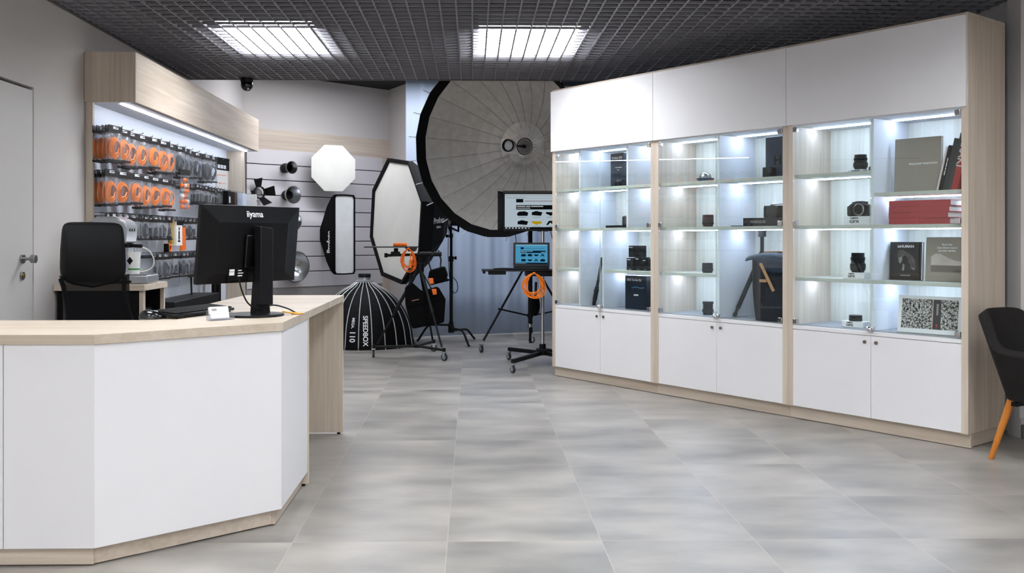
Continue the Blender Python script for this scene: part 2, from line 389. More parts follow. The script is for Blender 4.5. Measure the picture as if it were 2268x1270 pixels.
# ================================================================== BACK WALL PANEL
def WP(x, y, off=0): return plane(x, y, WA + WN * off, WN)
WRZ = math.atan2(WD.y, WD.x)
wl = (WB - WA).length
t = thing('slat_panel', 'white slatwall panel with black grooves on the angled back wall', 'wall panel', tuple(WA + WN * .006), WRZ)
n = 9; z0, z1 = .61, 2.235; hh = (z1 - z0) / n
box((.02, -.010, z0), (wl - .12, -.002, z1)).build('groove_backing', M_black2, t, smooth=False)
for i in range(n):
    box((.02, -.026, z0 + i * hh + (.010 if i else 0)), (wl - .12, -.0101, z0 + (i + 1) * hh)).build('slat', M_slat, t, bevel=.0015)
o = tag(box((.02, -.02, z1 + .001), (wl, 0, z1 + .235)).build('wood_rail', W_x, bevel=.001, loc=tuple(WA + WN * .002), rot=(0, 0, WRZ)), 'pale oak board running along the top of the slatwall', 'board')
tag(box((wl - .118, -.02, .02), (wl, 0, z1 - .001)).build('wood_upright', W_v, bevel=.001, loc=tuple(WA + WN * .002), rot=(0, 0, WRZ)), 'pale oak upright at the right end of the slatwall', 'board')
tag(box((.02, -.02, .02), (wl - .12, 0, z0 - .002)).build('wall_base_board', mat('grey_lower_board', '#9b9896', .6), bevel=.001, loc=tuple(WA + WN * .002), rot=(0, 0, WRZ)), 'plain grey lower board below the slatwall', 'board')

WM = Matrix.Rotation(WRZ, 4, 'Z')
def wthing(name, label, cat, px, py, off=.032, group=None):
    p = WP(px, py, off); return thing(name, label, cat, tuple(p), WRZ, group)
AX = Matrix.Rotation(R(90), 4, 'X')           # lathe axis (z) -> local -y, out of the wall
# small tube reflectors
t = wthing('tube_reflector', 'small black tube reflector with silver rim, upper one on the slatwall', 'light reflector', 629, 373)
MB().lathe([(0, 0), (.055, 0), (.058, .02), (.058, .05), (.05, .07), (.05, .12)], 28, AX).build('body', M_black, t)
MB().lathe([(.048, .11), (.074, .17), (.076, .175), (.070, .175), (.046, .118)], 32, AX).build('rim', M_steel, t)
MB().lathe([(.069, .172), (.045, .115), (.04, .06), (0, .05)], 28, AX).build('inside', M_black2, t)
t = wthing('cone_reflector', 'silver cone reflector with black throat, below the black tube reflector', 'light reflector', 632, 433)
MB().lathe([(0, 0), (.055, 0), (.062, .02), (.062, .06), (.055, .08)], 28, AX).build('body', M_black, t)
MB().lathe([(.05, .075), (.085, .12), (.104, .175), (.107, .178), (.100, .178), (.078, .125), (.05, .085)], 36, AX).build('cone', mat('satin_aluminium', '#a9abad', .3, 1), t)
MB().lathe([(.053, .09), (.05, .084), (0, .083)], 28, AX).build('throat', M_black2, t)
# barn doors
t = wthing('barn_doors', 'black barn doors with four open flaps on the slatwall', 'light modifier', 571, 427)
MB().lathe([(.062, .02), (.072, .02), (.074, .05), (.066, .055), (.06, .05), (.062, .02)], 32, AX).build('ring', M_black, t)
MB().lathe([(0, 0), (.03, 0), (.03, .03), (0, .03)], 16, AX).build('peg', M_steel, t)
for a, l, sp in ((10, .13, .5), (105, .1, 1.25), (195, .1, .9), (-70, .12, .7)):
    ca, sa = math.cos(R(a)), math.sin(R(a)); rad = Vector((ca, 0, sa)); tg = Vector((-sa, 0, ca)); out = (rad * math.sin(sp) + Vector((0, -1, 0)) * math.cos(sp)).normalized()
    b0 = rad * .068 + Vector((0, -.05, 0)); m = frame(b0, tg, out)
    MB().prism([(-.035, 0), (.035, 0), (.058, l), (-.058, l)], -.0015, .0015, m).build('flap', M_black, t, smooth=False)
# bell reflector mostly behind the monitor, and the wide dish reflector
M_alu = mat('brushed_reflector', '#b4b6b8', .26, 1, var=.06, scale=12)
t = wthing('bell_reflector', 'small silver bell reflector half hidden behind the counter monitor', 'light reflector', 634, 492)
MB().lathe([(.05, 0), (.055, .04), (.085, .10), (.105, .17), (.108, .172), (.10, .172), (.08, .11), (.045, .05), (0, .045)], 36, AX).build('bell', M_alu, t)
t = wthing('dish_reflector', 'wide shiny silver dish reflector low on the slatwall beside the monitor', 'light reflector', 636, 590)
MB().lathe([(.05, 0), (.056, .03), (.12, .08), (.165, .14), (.182, .19), (.187, .192), (.178, .194), (.155, .14), (.11, .09), (.05, .05)], 44, AX).build('dish', M_alu, t)
MB().lathe([(.052, .05), (.03, .055), (.018, .09), (.012, .11), (0, .112)], 24, AX).build('hub', M_chrome, t)
# folded white octagonal softbox, flat on the wall
t = wthing('small_octabox', 'small octagonal softbox with plain white front hung high on the slatwall', 'softbox', 722, 376)
def polyring(n, r, z, rot=0, sx=1, sy=1): return [Vector((r * sx * math.cos(R(rot + 360 / n * i)), r * sy * math.sin(R(rot + 360 / n * i)), z)) for i in range(n)]
def frust(mb, rings, M, cap0=False, cap1=False):
    V = [[mb.b.verts.new(M @ p) for p in r] for r in rings]
    k = len(rings[0])
    for A, B in zip(V, V[1:]):
        for i in range(k): mb.b.faces.new((A[i], A[(i + 1) % k], B[(i + 1) % k], B[i]))
    if cap0: mb.b.faces.new(V[0])
    if cap1: mb.b.faces.new(V[-1])
    return mb
tilt = AX @ Matrix.Rotation(R(-14), 4, 'Y')
frust(MB(), [polyring(8, .07, 0, 22.5), polyring(8, .08, .05, 22.5), polyring(8, .2, .17, 22.5), polyring(8, .295, .26, 22.5)], tilt, True).build('shell', M_black, t, smooth=False)
frust(MB(), [polyring(8, .297, .25, 22.5), polyring(8, .30, .268, 22.5), polyring(8, .285, .272, 22.5), polyring(8, .12, .279, 22.5), polyring(8, .01, .281, 22.5)], tilt, False, True).build('front_cloth', M_diff, t)
# strip softbox
t = wthing('strip_softbox', 'tall narrow black strip softbox with grey front hung upright on the slatwall', 'softbox', 716, 520)
def rr(w, h, z, k=.12):
    return [Vector((x * w / 2, y * h / 2, z)) for x, y in ((-1, -1 + k / 2), (-1, 0), (-1, 1 - k / 2), (-1 + k, 1), (0, 1.01), (1 - k, 1), (1, 1 - k / 2), (1, 0), (1, -1 + k / 2), (1 - k, -1), (0, -1.01), (-1 + k, -1))]
frust(MB(), [rr(.10, .14, 0), rr(.14, .40, .10), rr(.20, .70, .22), rr(.25, .88, .33), rr(.295, .945, .42), rr(.30, .95, .46), rr(.26, .915, .455)], AX, True).build('shell', M_blackfab, t)
frust(MB(), [rr(.268, .918, .447, .05), rr(.2, .86, .443, .05), rr(.02, .02, .446, .05)], AX, False, True).build('front_cloth', M_diff2, t)
text('Profoto', .085, M_printw, t, frame((-.124, -.315, -.09), (0, 0, 1), (-.42, 1, 0)), bold=.002)

# ================================================================== WALL SHOP UNIT WITH CANOPY
UY0, UY1 = 6.33, 9.90
t = thing('accessory_rack', 'tall accessory rack on the left wall with oak canopy and lit white back board', 'shop rack', (WL + .003, UY0, 0))
UL = UY1 - UY0
box((0, .03, .12), (.02, UL - .03, 2.12)).build('back_board', mat('lit_back_board', '#d6dbe4', .5, var=.01), t, smooth=False)
box((0, 0, .0), (.05, .028, 2.12)).build('side_panel', W_v, t, bevel=.001)
box((0, UL - .028, .0), (.20, UL, 2.12)).build('side_panel', W_v, t, bevel=.001)
box((0, 0, 2.1201), (.30, UL, 2.16)).build('canopy_soffit', M_inner, t)
cz0, cz1 = 2.12, 2.46
box((0.0, -.018, cz0), (.345, -.0005, cz1)).build('canopy_end', W_v, t, bevel=.001)
box((0.0, UL + .0005, cz0), (.345, UL + .018, cz1)).build('canopy_end', W_v, t, bevel=.001)
box((.3255, 0, cz0), (.345, 1.81, cz1)).build('canopy_front', W_y, t, bevel=.001)
box((.3255, 1.813, cz0), (.345, UL, cz1)).build('canopy_front', W_y, t, bevel=.001)
box((.0, 0, 2.44), (.325, UL, 2.459)).build('canopy_top', W_y, t)
box((.215, .06, 2.113), (.235, UL - .05, 2.1199)).build('led_strip', M_canled, t, smooth=False, label='glowing white light strip')
M_hook = mat('hook_steel', '#8d9096', .25, 1)
ROWS = (1.955, 1.655, 1.355, 1.060)
for r, z in enumerate(ROWS):
    box((.0205, .05, z - .02), (.032, UL - .05, z + .002)).build('hook_rail', mat('rail_grey', '#4a4c50', .4, .6), t)
HX = WL + .003
def hook(y, z, L=.20, dbl=False):
    m = MB(); m.tube([(.02, y, z - .005), (.02 + L - .02, y, z), (.02 + L, y, z + .004), (.02 + L + .004, y, z + .014)], .003, 6)
    if dbl: m.tube([(.02, y + .006, z + .02), (.02 + L + .006, y + .006, z + .018), (.02 + L + .01, y + .006, z + .004)], .002, 6).box((.02 + L + .004, y - .012, z - .008), (.02 + L + .008, y + .022, z + .012))
    m.build('hook', M_hook, t)
HY = [.07 + .2 * i for i in range(17)]
for y in HY[:15]: hook(y, ROWS[0], .20)
for y in HY[:9]: hook(y, ROWS[1], .21)
for y in [HY[8] + .12 + .1 * i for i in range(15)]: hook(y, ROWS[1], .25)
for y in [.07 + .115 * i for i in range(24)]: hook(y, ROWS[2], .17, True)
for y in [1.0 + .115 * i for i in range(16)]: hook(y, ROWS[3], .17, True)
tag(box((0, 0, 0), (.24, 1.3, .36)).build('storage_chest', M_black, bevel=.006, loc=(HX + .025, UY0 + 1.06, .33)), 'long black storage chest under the accessory rack', 'chest')
# pouches
M_head = mat('card_black', '#1c1715', .5, var=.2)
M_cable2 = mat('dark_cable', '#1d212c', .4, var=.2)
M_sticker = mat('sticker', '#d8dce2', .5)
proto = {}
def pouch(kind, W, H):
    k = (kind, W, H)
    if k in proto: return k
    t = bpy.data.objects.new('cable_pouch', None); COL.objects.link(t); t.empty_display_size = .03
    box((-.0025, -W / 2, -.030), (.0025, W / 2, .018)).build('header_card', M_head, t, smooth=False)
    box((.0026, -W * .18, -.006), (.0032, W * .2, .012)).build('price_sticker', M_sticker, t, smooth=False)
    body = MB()
    def fn(u, v):
        a = 2 * math.pi * u; th = .010 * math.sin(math.pi * min(1, max(0, v))) ** .5 + .0015
        return (th * math.cos(a), (W / 2 - .002) * math.sin(a) if abs(math.sin(a)) < .999 else math.copysign(W / 2 - .002, math.sin(a)), -.03 - (H - .03) * v)
    body.grid(fn, 12, 5, closed_u=True).build('clear_pouch', M_bag, t)
    box((-.003, -W / 2, -H - .014), (.003, W / 2, -H)).build('bottom_strip', M_head, t, smooth=False)
    if kind == 'orange' or kind == 'dark':
        m = MB(); mm = M_orange if kind == 'orange' else M_cable2; cy = -.03 - (H - .03) * .56
        for i in range(5):
            rx = W * (.36 - .025 * i); rz = (H * .34 - .006 * i); x = -.004 + .002 * i
            m.tube([(x + .002 * math.sin(3 * a), rx * math.cos(a) + .003 * i, cy + rz * math.sin(a)) for a in [2 * math.pi * j / 18 for j in range(18)]], .0042, 6, closed=True)
        m.tube([(.002, rx * .9, cy), (.004, rx * .4, cy - rz * .7), (.0, -rx * .5, cy - rz * .9)], .007, 6)
        m.build('coiled_cable', mm, t, label='orange coiled cable' if kind == 'orange' else 'dark coiled cable')
    elif kind == 'part':
        m = MB(); cy = -.03 - (H - .03) * .6
        m.cyl((0, -W * .12, cy - .035), (0, W * .05, cy + .03), .009).cyl((0, W * .18, cy - .02), (0, W * .12, cy + .035), .007).box((-.006, -W * .3, cy - .05), (.006, W * .28, cy - .03))
        m.build('adapter', M_cable2, t)
    proto[k] = t; t.location = (0, 0, 0); t['used'] = 0
    return k
cnt = {}
def place(kind, W, H, x, y, z, rz, label, group):
    k = pouch(kind, W, H); p = proto[k]
    if not p['used']:
        p['used'] = 1; p.location = (HX + x, UY0 + y, z); p.rotation_euler = (0, 0, rz); p['label'] = label; p['category'] = 'accessory pouch'; p['group'] = group; o = p
    else: o = dup(p, (HX + x, UY0 + y, z), (0, 0, rz), label, group)
    return o
ORD = ['first', 'second', 'third', 'fourth', 'fifth', 'sixth', 'seventh', 'eighth', 'ninth', 'tenth', 'eleventh', 'twelfth', 'thirteenth', 'fourteenth', 'fifteenth', 'sixteenth', 'seventeenth', 'eighteenth', 'nineteenth', 'twentieth', 'twenty-first', 'twenty-second', 'twenty-third', 'twenty-fourth', 'twenty-fifth', 'twenty-sixth']
RN = ['top', 'second', 'third', 'lowest']
WV = (1.0, .9, 1.05); HV = (1.0, 1.06, .94); JX = (0, .028, .012, .035, .006, .02, 0); JY = (0, .012, -.01, .02, -.006)
def stack(row, hi, kind, W, H, y, n, xmax, dx, kname, group):
    for i in range(n):
        front = i == 0
        rz = -random.uniform(.12, .3) if front else random.uniform(-.06, .06)
        pos = 'frontmost' if front else ORD[i]
        place(kind, W * (1 if row > 1 else WV[(hi + row) % 3]), H * (1 if row > 1 else HV[(hi * 2 + row) % 3]), xmax - i * dx - JX[(hi * 5 + row * 3) % 7], y + JY[(hi * 3 + row) % 5], ROWS[row] - .004 - .0018 * i, rz, '%s %s, %s hook of the %s row' % (pos, kname, ORD[hi], RN[row]), group)
for hi, (kind, n) in enumerate([('orange', 5), ('orange', 4), ('orange', 3), ('orange', 5), ('orange', 3), ('orange', 4), ('orange', 3), ('dark', 3), ('dark', 3), ('dark', 3), ('dark', 3), ('dark', 3), ('dark', 2)]):
    stack(0, hi, kind, .17, .215, HY[hi] + (.0), n, .175 if n > 3 else .17, .030, ('pouch with orange cable' if kind == 'orange' else 'pouch with grey cable'), kind + ' cable pouches on the top row')
for hi, n in enumerate([4, 3, 3, 3, 3, 4, 3]):
    stack(1, hi, 'orange', .18, .205, HY[hi], n, .18, .034, 'pouch with orange cable', 'orange cable pouches on the second row')
for i in range(11):
    stack(1, i + 9, 'part', .085, .14, HY[8] + .12 + .1 * i, 2, .22, .05, 'small pouch with dark part', 'small part pouches on the second row')
for i in range(17):
    if 11 <= i <= 14: continue
    stack(2, i, 'part' if i % 3 else 'dark', .10, .155, .07 + .115 * i, 2, .17, .04, 'narrow pouch with dark part', 'narrow part pouches on the third row')
for i in range(15):
    stack(3, i, 'dark' if i % 2 else 'part', .10, .175, 1.0 + .115 * i, 2, .17, .04, 'narrow pouch with black clamp', 'clamp pouches on the lowest row')
# big black header pack at the far end of the top row
t2 = thing('large_blister_pack', 'large black topped blister pack with orange lines at far end of the top row', 'accessory pack', (HX + .2, UY0 + HY[13] + .02, ROWS[0]), -.25)
box((-.003, -.13, -.10), (.003, .13, .02)).build('header_card', M_black2, t2, bevel=.001)
box((-.003, -.12, -.33), (.003, .10, -.101)).build('white_card', M_paper, t2)
MB().box((.0032, -.10, -.15), (.0042, .08, -.146)).box((.0032, -.10, -.30), (.0042, .08, -.296)).box((.0032, -.05, -.23), (.0042, .06, -.226)).cyl((.003, -.06, -.228), (.0045, -.06, -.228), .008).cyl((.003, -.06, -.298), (.0045, -.06, -.298), .008).build('orange_print', M_orangeS, t2)
text('BOWENS TRIO', .026, M_printw, t2, frame((.0035, .0, -.04), (0, 1, 0), (0, 0, 1)), bold=.0006) if False else None
for i in range(3): box((.0032, -.09 + i * .055, -.085), (.004, -.045 + i * .055, -.05)).build('badge', M_sticker, t2)
# mesh bag of balls
t2 = thing('ball_net_pack', 'clear pack of orange white and grey balls hanging on the second row', 'ball pack', (HX + .2, UY0 + HY[7] + .05, ROWS[1] + .09), -.2)
box((-.003, -.08, -.02), (.003, .08, .03)).build('header_card', M_head, t2)
k = 0
for r in range(6):
    for c in range(3 if r else 1):
        cc = (M_orangeS, M_orangeS, M_paper, M_orangeS, M_printg)[k % 5]; k += 1
        MB().sph((.0, -.042 + .042 * c if r else 0, -.06 - .045 * r), .0205, n=16).build('ball', cc, t2)
def fb(u, v):
    a = 2 * math.pi * u; return (.026 * math.cos(a), (.045 + .028 * min(1, v * 1.8)) * math.sin(a), -.02 - .30 * v)
MB().grid(fb, 14, 6, closed_u=True).build('clear_bag', M_bag, t2)
# boxed goods toward the far end
def carton(name, label, cat, loc, d, m, rz=0, extra=None):
    t = thing(name, label, cat, loc, rz)
    box((-d[0] / 2, -d[1] / 2, 0), (d[0] / 2, d[1] / 2, d[2])).build('box_body', m, t, bevel=.0015)
    if extra: extra(t, d)
    return t
carton('black_carton', 'black carton with a white square print on the steel shelf of the rack', 'box', (HX + .22, UY0 + 2.72, 1.50), (.10, .16, .15), M_black2, 0, lambda t, d: box((d[0] / 2 + .0005, -.05, .04), (d[0] / 2 + .0015, .0, .10)).build('square_print', M_printw, t))
carton('brown_carton', 'dark brown carton between the black carton and the white one', 'box', (HX + .22, UY0 + 2.92, 1.50), (.11, .10, .15), mat('brown_card', '#3c2620', .6))
carton('white_carton', 'pale blue white carton on the second row next to the brown carton', 'box', (HX + .24, UY0 + 3.12, 1.48), (.14, .16, .17), mat('pale_card', '#c6cfdf', .6))
carton('sketched_carton', 'white carton with thin dark line drawing at the far end of the rack', 'box', (HX + .30, UY0 + 3.36, 1.49), (.15, .14, .16), M_paper, .2, lambda t, d: MB().tube([(d[0] / 2 + .001, -.05, .09), (d[0] / 2 + .001, -.01, .11), (d[0] / 2 + .001, .03, .085), (d[0] / 2 + .001, .05, .10)], .002, 6).build('line_print', M_black2, t))
tag(box((.0, 2.62, 1.474), (.33, 3.50, 1.480)).build('rack_shelf', M_hook, loc=(HX + .022, UY0, 0)), 'thin steel shelf carrying the cartons at the far end of the rack', 'shelf')
carton('gold_carton', 'slim ochre yellow carton hanging on the third row', 'box', (HX + .16, UY0 + 1.30, 1.145), (.03, .05, .2), mat('ochre_card', '#b0903f', .6))
carton('white_figure_carton', 'white carton with a black figure print on the third row', 'box', (HX + .15, UY0 + 1.43, 1.135), (.07, .15, .20), M_paper, 0, lambda t, d: MB().box((.036, -.03, .05), (.037, 0, .12)).box((.036, -.045, .03), (.037, .01, .045)).cyl((.036, -.012, .14), (.037, -.012, .14), .014).box((.036, -d[1] / 2, .17), (.037, d[1] / 2, .2)).build('figure_print', M_black2, t))
t2 = thing('orange_strap', 'orange folded strap hanging beside the white figure carton', 'strap', (HX + .16, UY0 + 1.60, 1.09))
MB().prism([(-.05, 0), (.05, .01), (.035, .2), (-.03, .2)], -.012, .012, frame((0, 0, 0), (0, 1, 0), (0, 0, 1))).build('webbing', M_orangeS, t2)
MB().tube([(0, 0, .195), (0, .0, .25), (-.05, 0, .262)], .003).build('loop', M_black2, t2)
t2 = thing('orange_cord_bundle', 'little orange cord bundle hanging under the third row', 'cord', (HX + .17, UY0 + 1.20, 1.118))
m = MB()
for i in range(4): m.tube([(.008 * i - .012, (.05 - .005 * i) * math.cos(a), (.035 - .003 * i) * math.sin(a)) for a in [2 * math.pi * j / 14 for j in range(14)]], .006, 6, closed=True)
m.build('coil', M_orangeS, t2)
box((-.02, -.065, -.035), (.02, -.045, .035)).build('plug', M_black2, t2, bevel=.004)
MB().tube([(0, 0, .04), (0, .01, .15), (0, 0, .235)], .003).build('loop', M_black2, t2)
for i, yy in enumerate((2.62, 2.78)):
    tag(MB().prism([(-.045, 0), (.045, 0), (.045, .30), (.03, .34), (-.03, .34), (-.045, .30)], -.012, .012, frame((0, 0, 0), (0, 1, 0), (0, 0, 1))).build('padded_strap', M_blackfab, bevel=.003, loc=(HX + .14, UY0 + yy, .56)), 'black padded strap hanging low on the rack, %s one' % ('near' if i == 0 else 'far'), 'strap', 'padded straps under the clamp pouches')
tag(MB().tube([(0, 0, 0), (0, .03, .1), (0, .0, .34)], .006).box((-.012, -.05, .33), (.012, .06, .37)).tube([(0, .03, 0), (0, .04, .15), (0, .02, .34)], .005).build('hanging_clamp', M_black, loc=(HX + .12, UY0 + 1.95, .52)), 'thin black clamp with long cords hanging below the lowest row', 'clamp')

# ================================================================== SIDE TABLE, COFFEE MACHINE
TZ = .905; TX0, TX1, TY0, TY1 = WL + .004, -2.06, 5.85, 6.29
t = thing('side_table', 'oak topped black side cabinet by the left wall carrying the coffee machine', 'side table', (TX0, TY0, 0))
tw = TX1 - TX0; td = TY1 - TY0
box((0, 0, TZ - .038), (tw, td, TZ)).build('table_top', W_x, t, bevel=.001)
box((.015, .02, .02), (tw - .04, .035, TZ - .0385)).build('front_panel', M_black2, t)
box((tw - .0395, .02, .0), (tw - .015, .06, TZ - .0385)).build('side_post', W_v, t)
box((tw - .0395, td - .03, .0), (tw - .015, td - .005, TZ - .0385)).build('side_post', W_v, t)
box((.015, td - .02, .02), (tw - .04, td - .005, TZ - .0385)).build('back_panel', M_black2, t)
box((.016, .036, .02), (.03, td - .021, TZ - .0385)).build('inner_panel', M_black2, t)
box((.031, .036, .42), (tw - .02, td - .031, .44)).build('shelf', M_shelfgrey, t)
tag(box((-.1, -.13, 0), (.1, .13, .20)).build('storage_bin', mat('navy_plastic', '#2c3346', .35), bevel=.012, loc=(TX0 + tw - .16, TY0 + .22, .442)), 'dark blue storage bin on the inner shelf of the side table', 'bin')
tag(box((-.09, -.12, 0), (.09, .12, .10)).build('storage_tray', M_black, bevel=.01, loc=(TX0 + tw - .16, TY0 + .22, .644)), 'black tray stacked on the dark blue bin in the side table', 'tray')
t = thing('coffee_machine', 'silver espresso machine with milk hose on the side table', 'coffee machine', (TX0 + .39, TY0 + .20, TZ + .001), R(4))
# front of the machine looks along +x
prof = [(-.20, .0), (.02, .0), (.02, .03), (-.03, .035), (-.03, .25), (.02, .26), (.02, .27), (.03, .36), (.01, .40), (-.05, .43), (-.16, .43), (-.20, .40)]
MB().prism(prof, -.12, .12, frame((0, 0, 0), (1, 0, 0), (0, 0, 1))).build('housing', M_silver, t, bevel=.012, seg=3)
MB().box((-.18, -.135, .0), (.16, .135, .055)).build('drip_tray', M_silver, t, bevel=.008)
box((-.02, -.12, .0555), (.145, .12, .062)).build('drip_grid', M_steel, t, bevel=.001)
box((-.17, -.137, .008), (.06, -.1355, .022)).build('base_slot', M_black2, t)
for i in range(4): MB().cyl((-.10 + .028 * i, -.1202, .37), (-.10 + .028 * i, -.122, .37), .009, n=12).build('vent', M_black2, t)
for i in range(3): MB().cyl((.022, -.06 + .05 * i, .345), (.031, -.06 + .05 * i, .345), .010, n=12).build('button', M_black, t)
MB().cyl((.0, -.02, .23), (.0, -.02, .262), .034, n=24).cyl((.0, -.02, .245), (.10, -.05, .24), .012).build('brew_head', M_black, t)
MB().cyl((.02, .05, .26), (.045, .07, .10), .006).cyl((.045, .07, .17), (.045, .07, .20), .012).build('steam_wand', M_chrome, t)
MB().tube([(.03, -.02, .235), (.12, -.0, .23), (.16, .03, .16), (.15, .03, .10), (.10, .02, .072), (-.0, -.02, .066)], .0045, 8, smooth=2).build('milk_hose', mat('cream_hose', '#e0ddd2', .4), t)
t = thing('milk_cup', 'white paper cup with green stripe and black diamond under the coffee spout', 'cup', (TX0 + .45, TY0 + .14, TZ + .063))
MB().lathe([(0, 0), (.034, 0), (.042, .14), (.039, .14), (.032, .004), (0, .004)], 28).build('cup_body', M_paper, t)
MB().lathe([(.0356, .026), (.0362, .026), (.0368, .036), (.0362, .036)], 28).build('stripe', mat('green_print', '#2d8a3a', .5), t)
MB().prism([(-.02, 0), (0, .026), (.02, 0), (0, -.026)], 0, .0015, frame((-.012, -.0385, .085), (1, -.1, 0), (0, 0, 1))).build('diamond_print', M_black2, t)

# ================================================================== OFFICE CHAIR
t = thing('office_chair', 'black high back office chair with mesh lower back behind the counter', 'office chair', (-1.925, 4.95, 0), R(-143))
# local: seat faces +y ; back at -y
def bw(z): return .215 + .02 * math.sin((z - .6) * 5) - (.05 if z > 1.2 else 0) * ((z - 1.2) / .08)
def byy(z): return -.36 - .03 * (z - 1.0) if z > .97 else -.36 + .48 * (.97 - z) - .1 * max(0, .75 - z)
def backf(z0, z1, th):
    def fn(u, v):
        z = z0 + (z1 - z0) * v; s = 2 * u - 1; wv = .225 + .012 * math.sin((z - .55) * 9)
        top = max(0, (z - 1.22) / .06); wv -= .03 * top * top
        return (s * wv, byy(z) + .05 * s * s, z - (.03 * s * s if z0 > .9 else 0))
    return fn
M_leather = mat('black_leather', '#070708', .5, spec=.2, var=.2, scale=120, bump=.1)
def padfn(u, v):
    a = 2 * math.pi * u; cx = math.copysign(abs(math.cos(a)) ** .2, math.cos(a)); sz = math.copysign(abs(math.sin(a)) ** .24, math.sin(a))
    k = math.cos((v - .5) * math.pi) ** .35 if 0 < v < 1 else 0.0
    s = cx * (.93 + .07 * k); q = sz * (.93 + .07 * k)
    z = 1.13 + .155 * q - (.055 * (1 - s * s) if q < 0 else -.004 * (1 - s * s)) ; wv = .172 if z < 1.1 else .172 - .08 * (z - 1.1)
    return (s * wv, byy(z) + .05 * s * s + (v - .5) * .07, z)
mb = MB().grid(padfn, 72, 8, closed_u=True); bmesh.ops.holes_fill(mb.b, edges=mb.b.edges, sides=0)
mb.build('head_pad', M_leather, t, label='smooth black leather upper back pad')
M_mesh = mat('black_mesh', '#060607', .8, spec=.1, trans=.09, var=.2, scale=300)
def mfn(u, v):
    z = .56 + .42 * v; s = 2 * u - 1; return (s * (.178 + .018 * math.sin((v) * 3.0) * -1 + .01), byy(z) + .03 + .05 * s * s, z + .015 * (s * s) * v)
MB().grid(mfn, 16, 10).build('mesh_back', M_mesh, t, label='see-through black mesh lower back')
for s in (-1, 1):
    MB().tube([(s * (.170 + .03 * math.sin(k * 1.1) * -.5), byy(z) + .045, z) for k, z in enumerate((.975, .92, .84, .74, .64, .54))] + [(s * .2, -.1, .46)], .013, 8, smooth=1).build('back_rail', M_black, t)
box((-.25, -.24, .44), (.25, .25, .52)).build('seat', M_blackfab, t, bevel=.03, seg=3)
MB().cyl((0, 0, .12), (0, 0, .44), .027).build('gas_column', M_black, t)
for k in range(5):
    a = R(72 * k + 20); MB().tube([(0, 0, .13), (.3 * math.cos(a), .3 * math.sin(a), .075)], .018, 8).build('base_arm', M_black, t)
    MB().cyl((.3 * math.cos(a) - .012, .3 * math.sin(a), .03), (.3 * math.cos(a) + .012, .3 * math.sin(a), .03), .0295, n=18).build('caster', M_rubber, t)

# ================================================================== COUNTER
CZ = .848
t = thing('reception_counter', 'white faceted reception counter with pale oak top and plinth', 'counter', (0, 0, 0))
top = [(-2.62, 3.385), (-1.372, 3.385), (-.790, 3.868), (-.790, 5.70), (-1.395, 5.70), (-1.42, 3.985), (-2.62, 3.985)]
topo = MB().prism(top, CZ - .036, CZ).build('counter_top', W_top, t, bevel=.0008, smooth=False)
def pan(a, b, z0, z1, th, name, m, inset=0):
    a = Vector((a[0], a[1], 0)); b = Vector((b[0], b[1], 0)); dd = (b - a).normalized(); nn = Vector((-dd.y, dd.x, 0))
    P = [a + nn * inset, b + nn * inset, b + nn * (inset + th), a + nn * (inset + th)]
    return MB().prism([(p.x, p.y) for p in P], z0, z1).build(name, m, t, smooth=False)
z1 = CZ - .037
pan((-2.62, 3.392), (-1.7045, 3.392), .07, z1, .018, 'front_panel', M_white)
pan((-1.7015, 3.392), (-1.375, 3.392), .07, z1, .018, 'front_panel', M_white)
pan((-1.375, 3.3925), (-.797, 3.872), .07, z1, .018, 'angled_panel', M_white)
pan((-.797, 3.873), (-.797, 4.48), .07, z1, .018, 'side_panel', M_white)
box((-1.40, 4.481, .012), (-.793, 4.503, z1)).build('end_board', W_v, t, bevel=.001)
pan((-2.62, 3.392), (-1.385, 3.392), .006, .07, .016, 'plinth', W_x, .018)
pan((-1.385, 3.392), (-.812, 3.868), .006, .07, .016, 'plinth', W_x, .022)
pan((-.812, 3.873), (-.812, 4.48), .006, .07, .016, 'plinth', W_y, .012)
box((-1.39, 5.665, .012), (-.793, 5.690, z1)).build('end_board', W_v, t, bevel=.001)
for x, y in ((-.82, 4.492), (-1.35, 4.492), (-.82, 5.678), (-1.35, 5.678)): MB().cyl((x, y, 0), (x, y, .0125), .01, n=12).build('foot', M_black2, t)
box((-2.6, 3.92, .1), (-1.43, 3.94, z1)).build('rear_board', W_v, t)
# monitor seen from behind : local x runs along the panel, the back faces local -y
t = thing('computer_monitor', 'black desktop monitor seen from behind on the counter', 'monitor', (-1.012, 4.20, CZ), math.atan2(.46, .328))
TLT = Matrix.Translation((0, 0, .324)) @ Matrix.Rotation(R(6), 4, 'X')
BF = TLT @ frame((0, 0, 0), (1, 0, 0), (0, 0, 1))
def rect(w_, h_, z_, cy=0): return [Vector((sx * w_, cy + sy * h_, z_)) for sx, sy in ((-1, -1), (1, -1), (1, 1), (-1, 1))]
M_mon = mat('monitor_black', '#0a0a0c', .45, spec=.22, var=.1, scale=80)
frust(MB(), [rect(.283, .173, -.006), rect(.283, .173, .014), rect(.205, .118, .032, -.012), rect(.20, .112, .034, -.012)], BF, True, True).build('rear_housing', M_mon, t, bevel=.002, smooth=False)
box((-.274, .0062, -.162), (.274, .008, .162), TLT).build('screen', mat('screen_off', '#0a0c10', .1), t)
box((-.055, -.052, -.10), (.085, -.034, .045), TLT).build('mount_plate', mat('mount_black', '#080809', .25), t, bevel=.003)
box((-.135, -.0352, -.158), (-.02, -.0335, -.085), TLT).build('port_recess', M_black2, t)
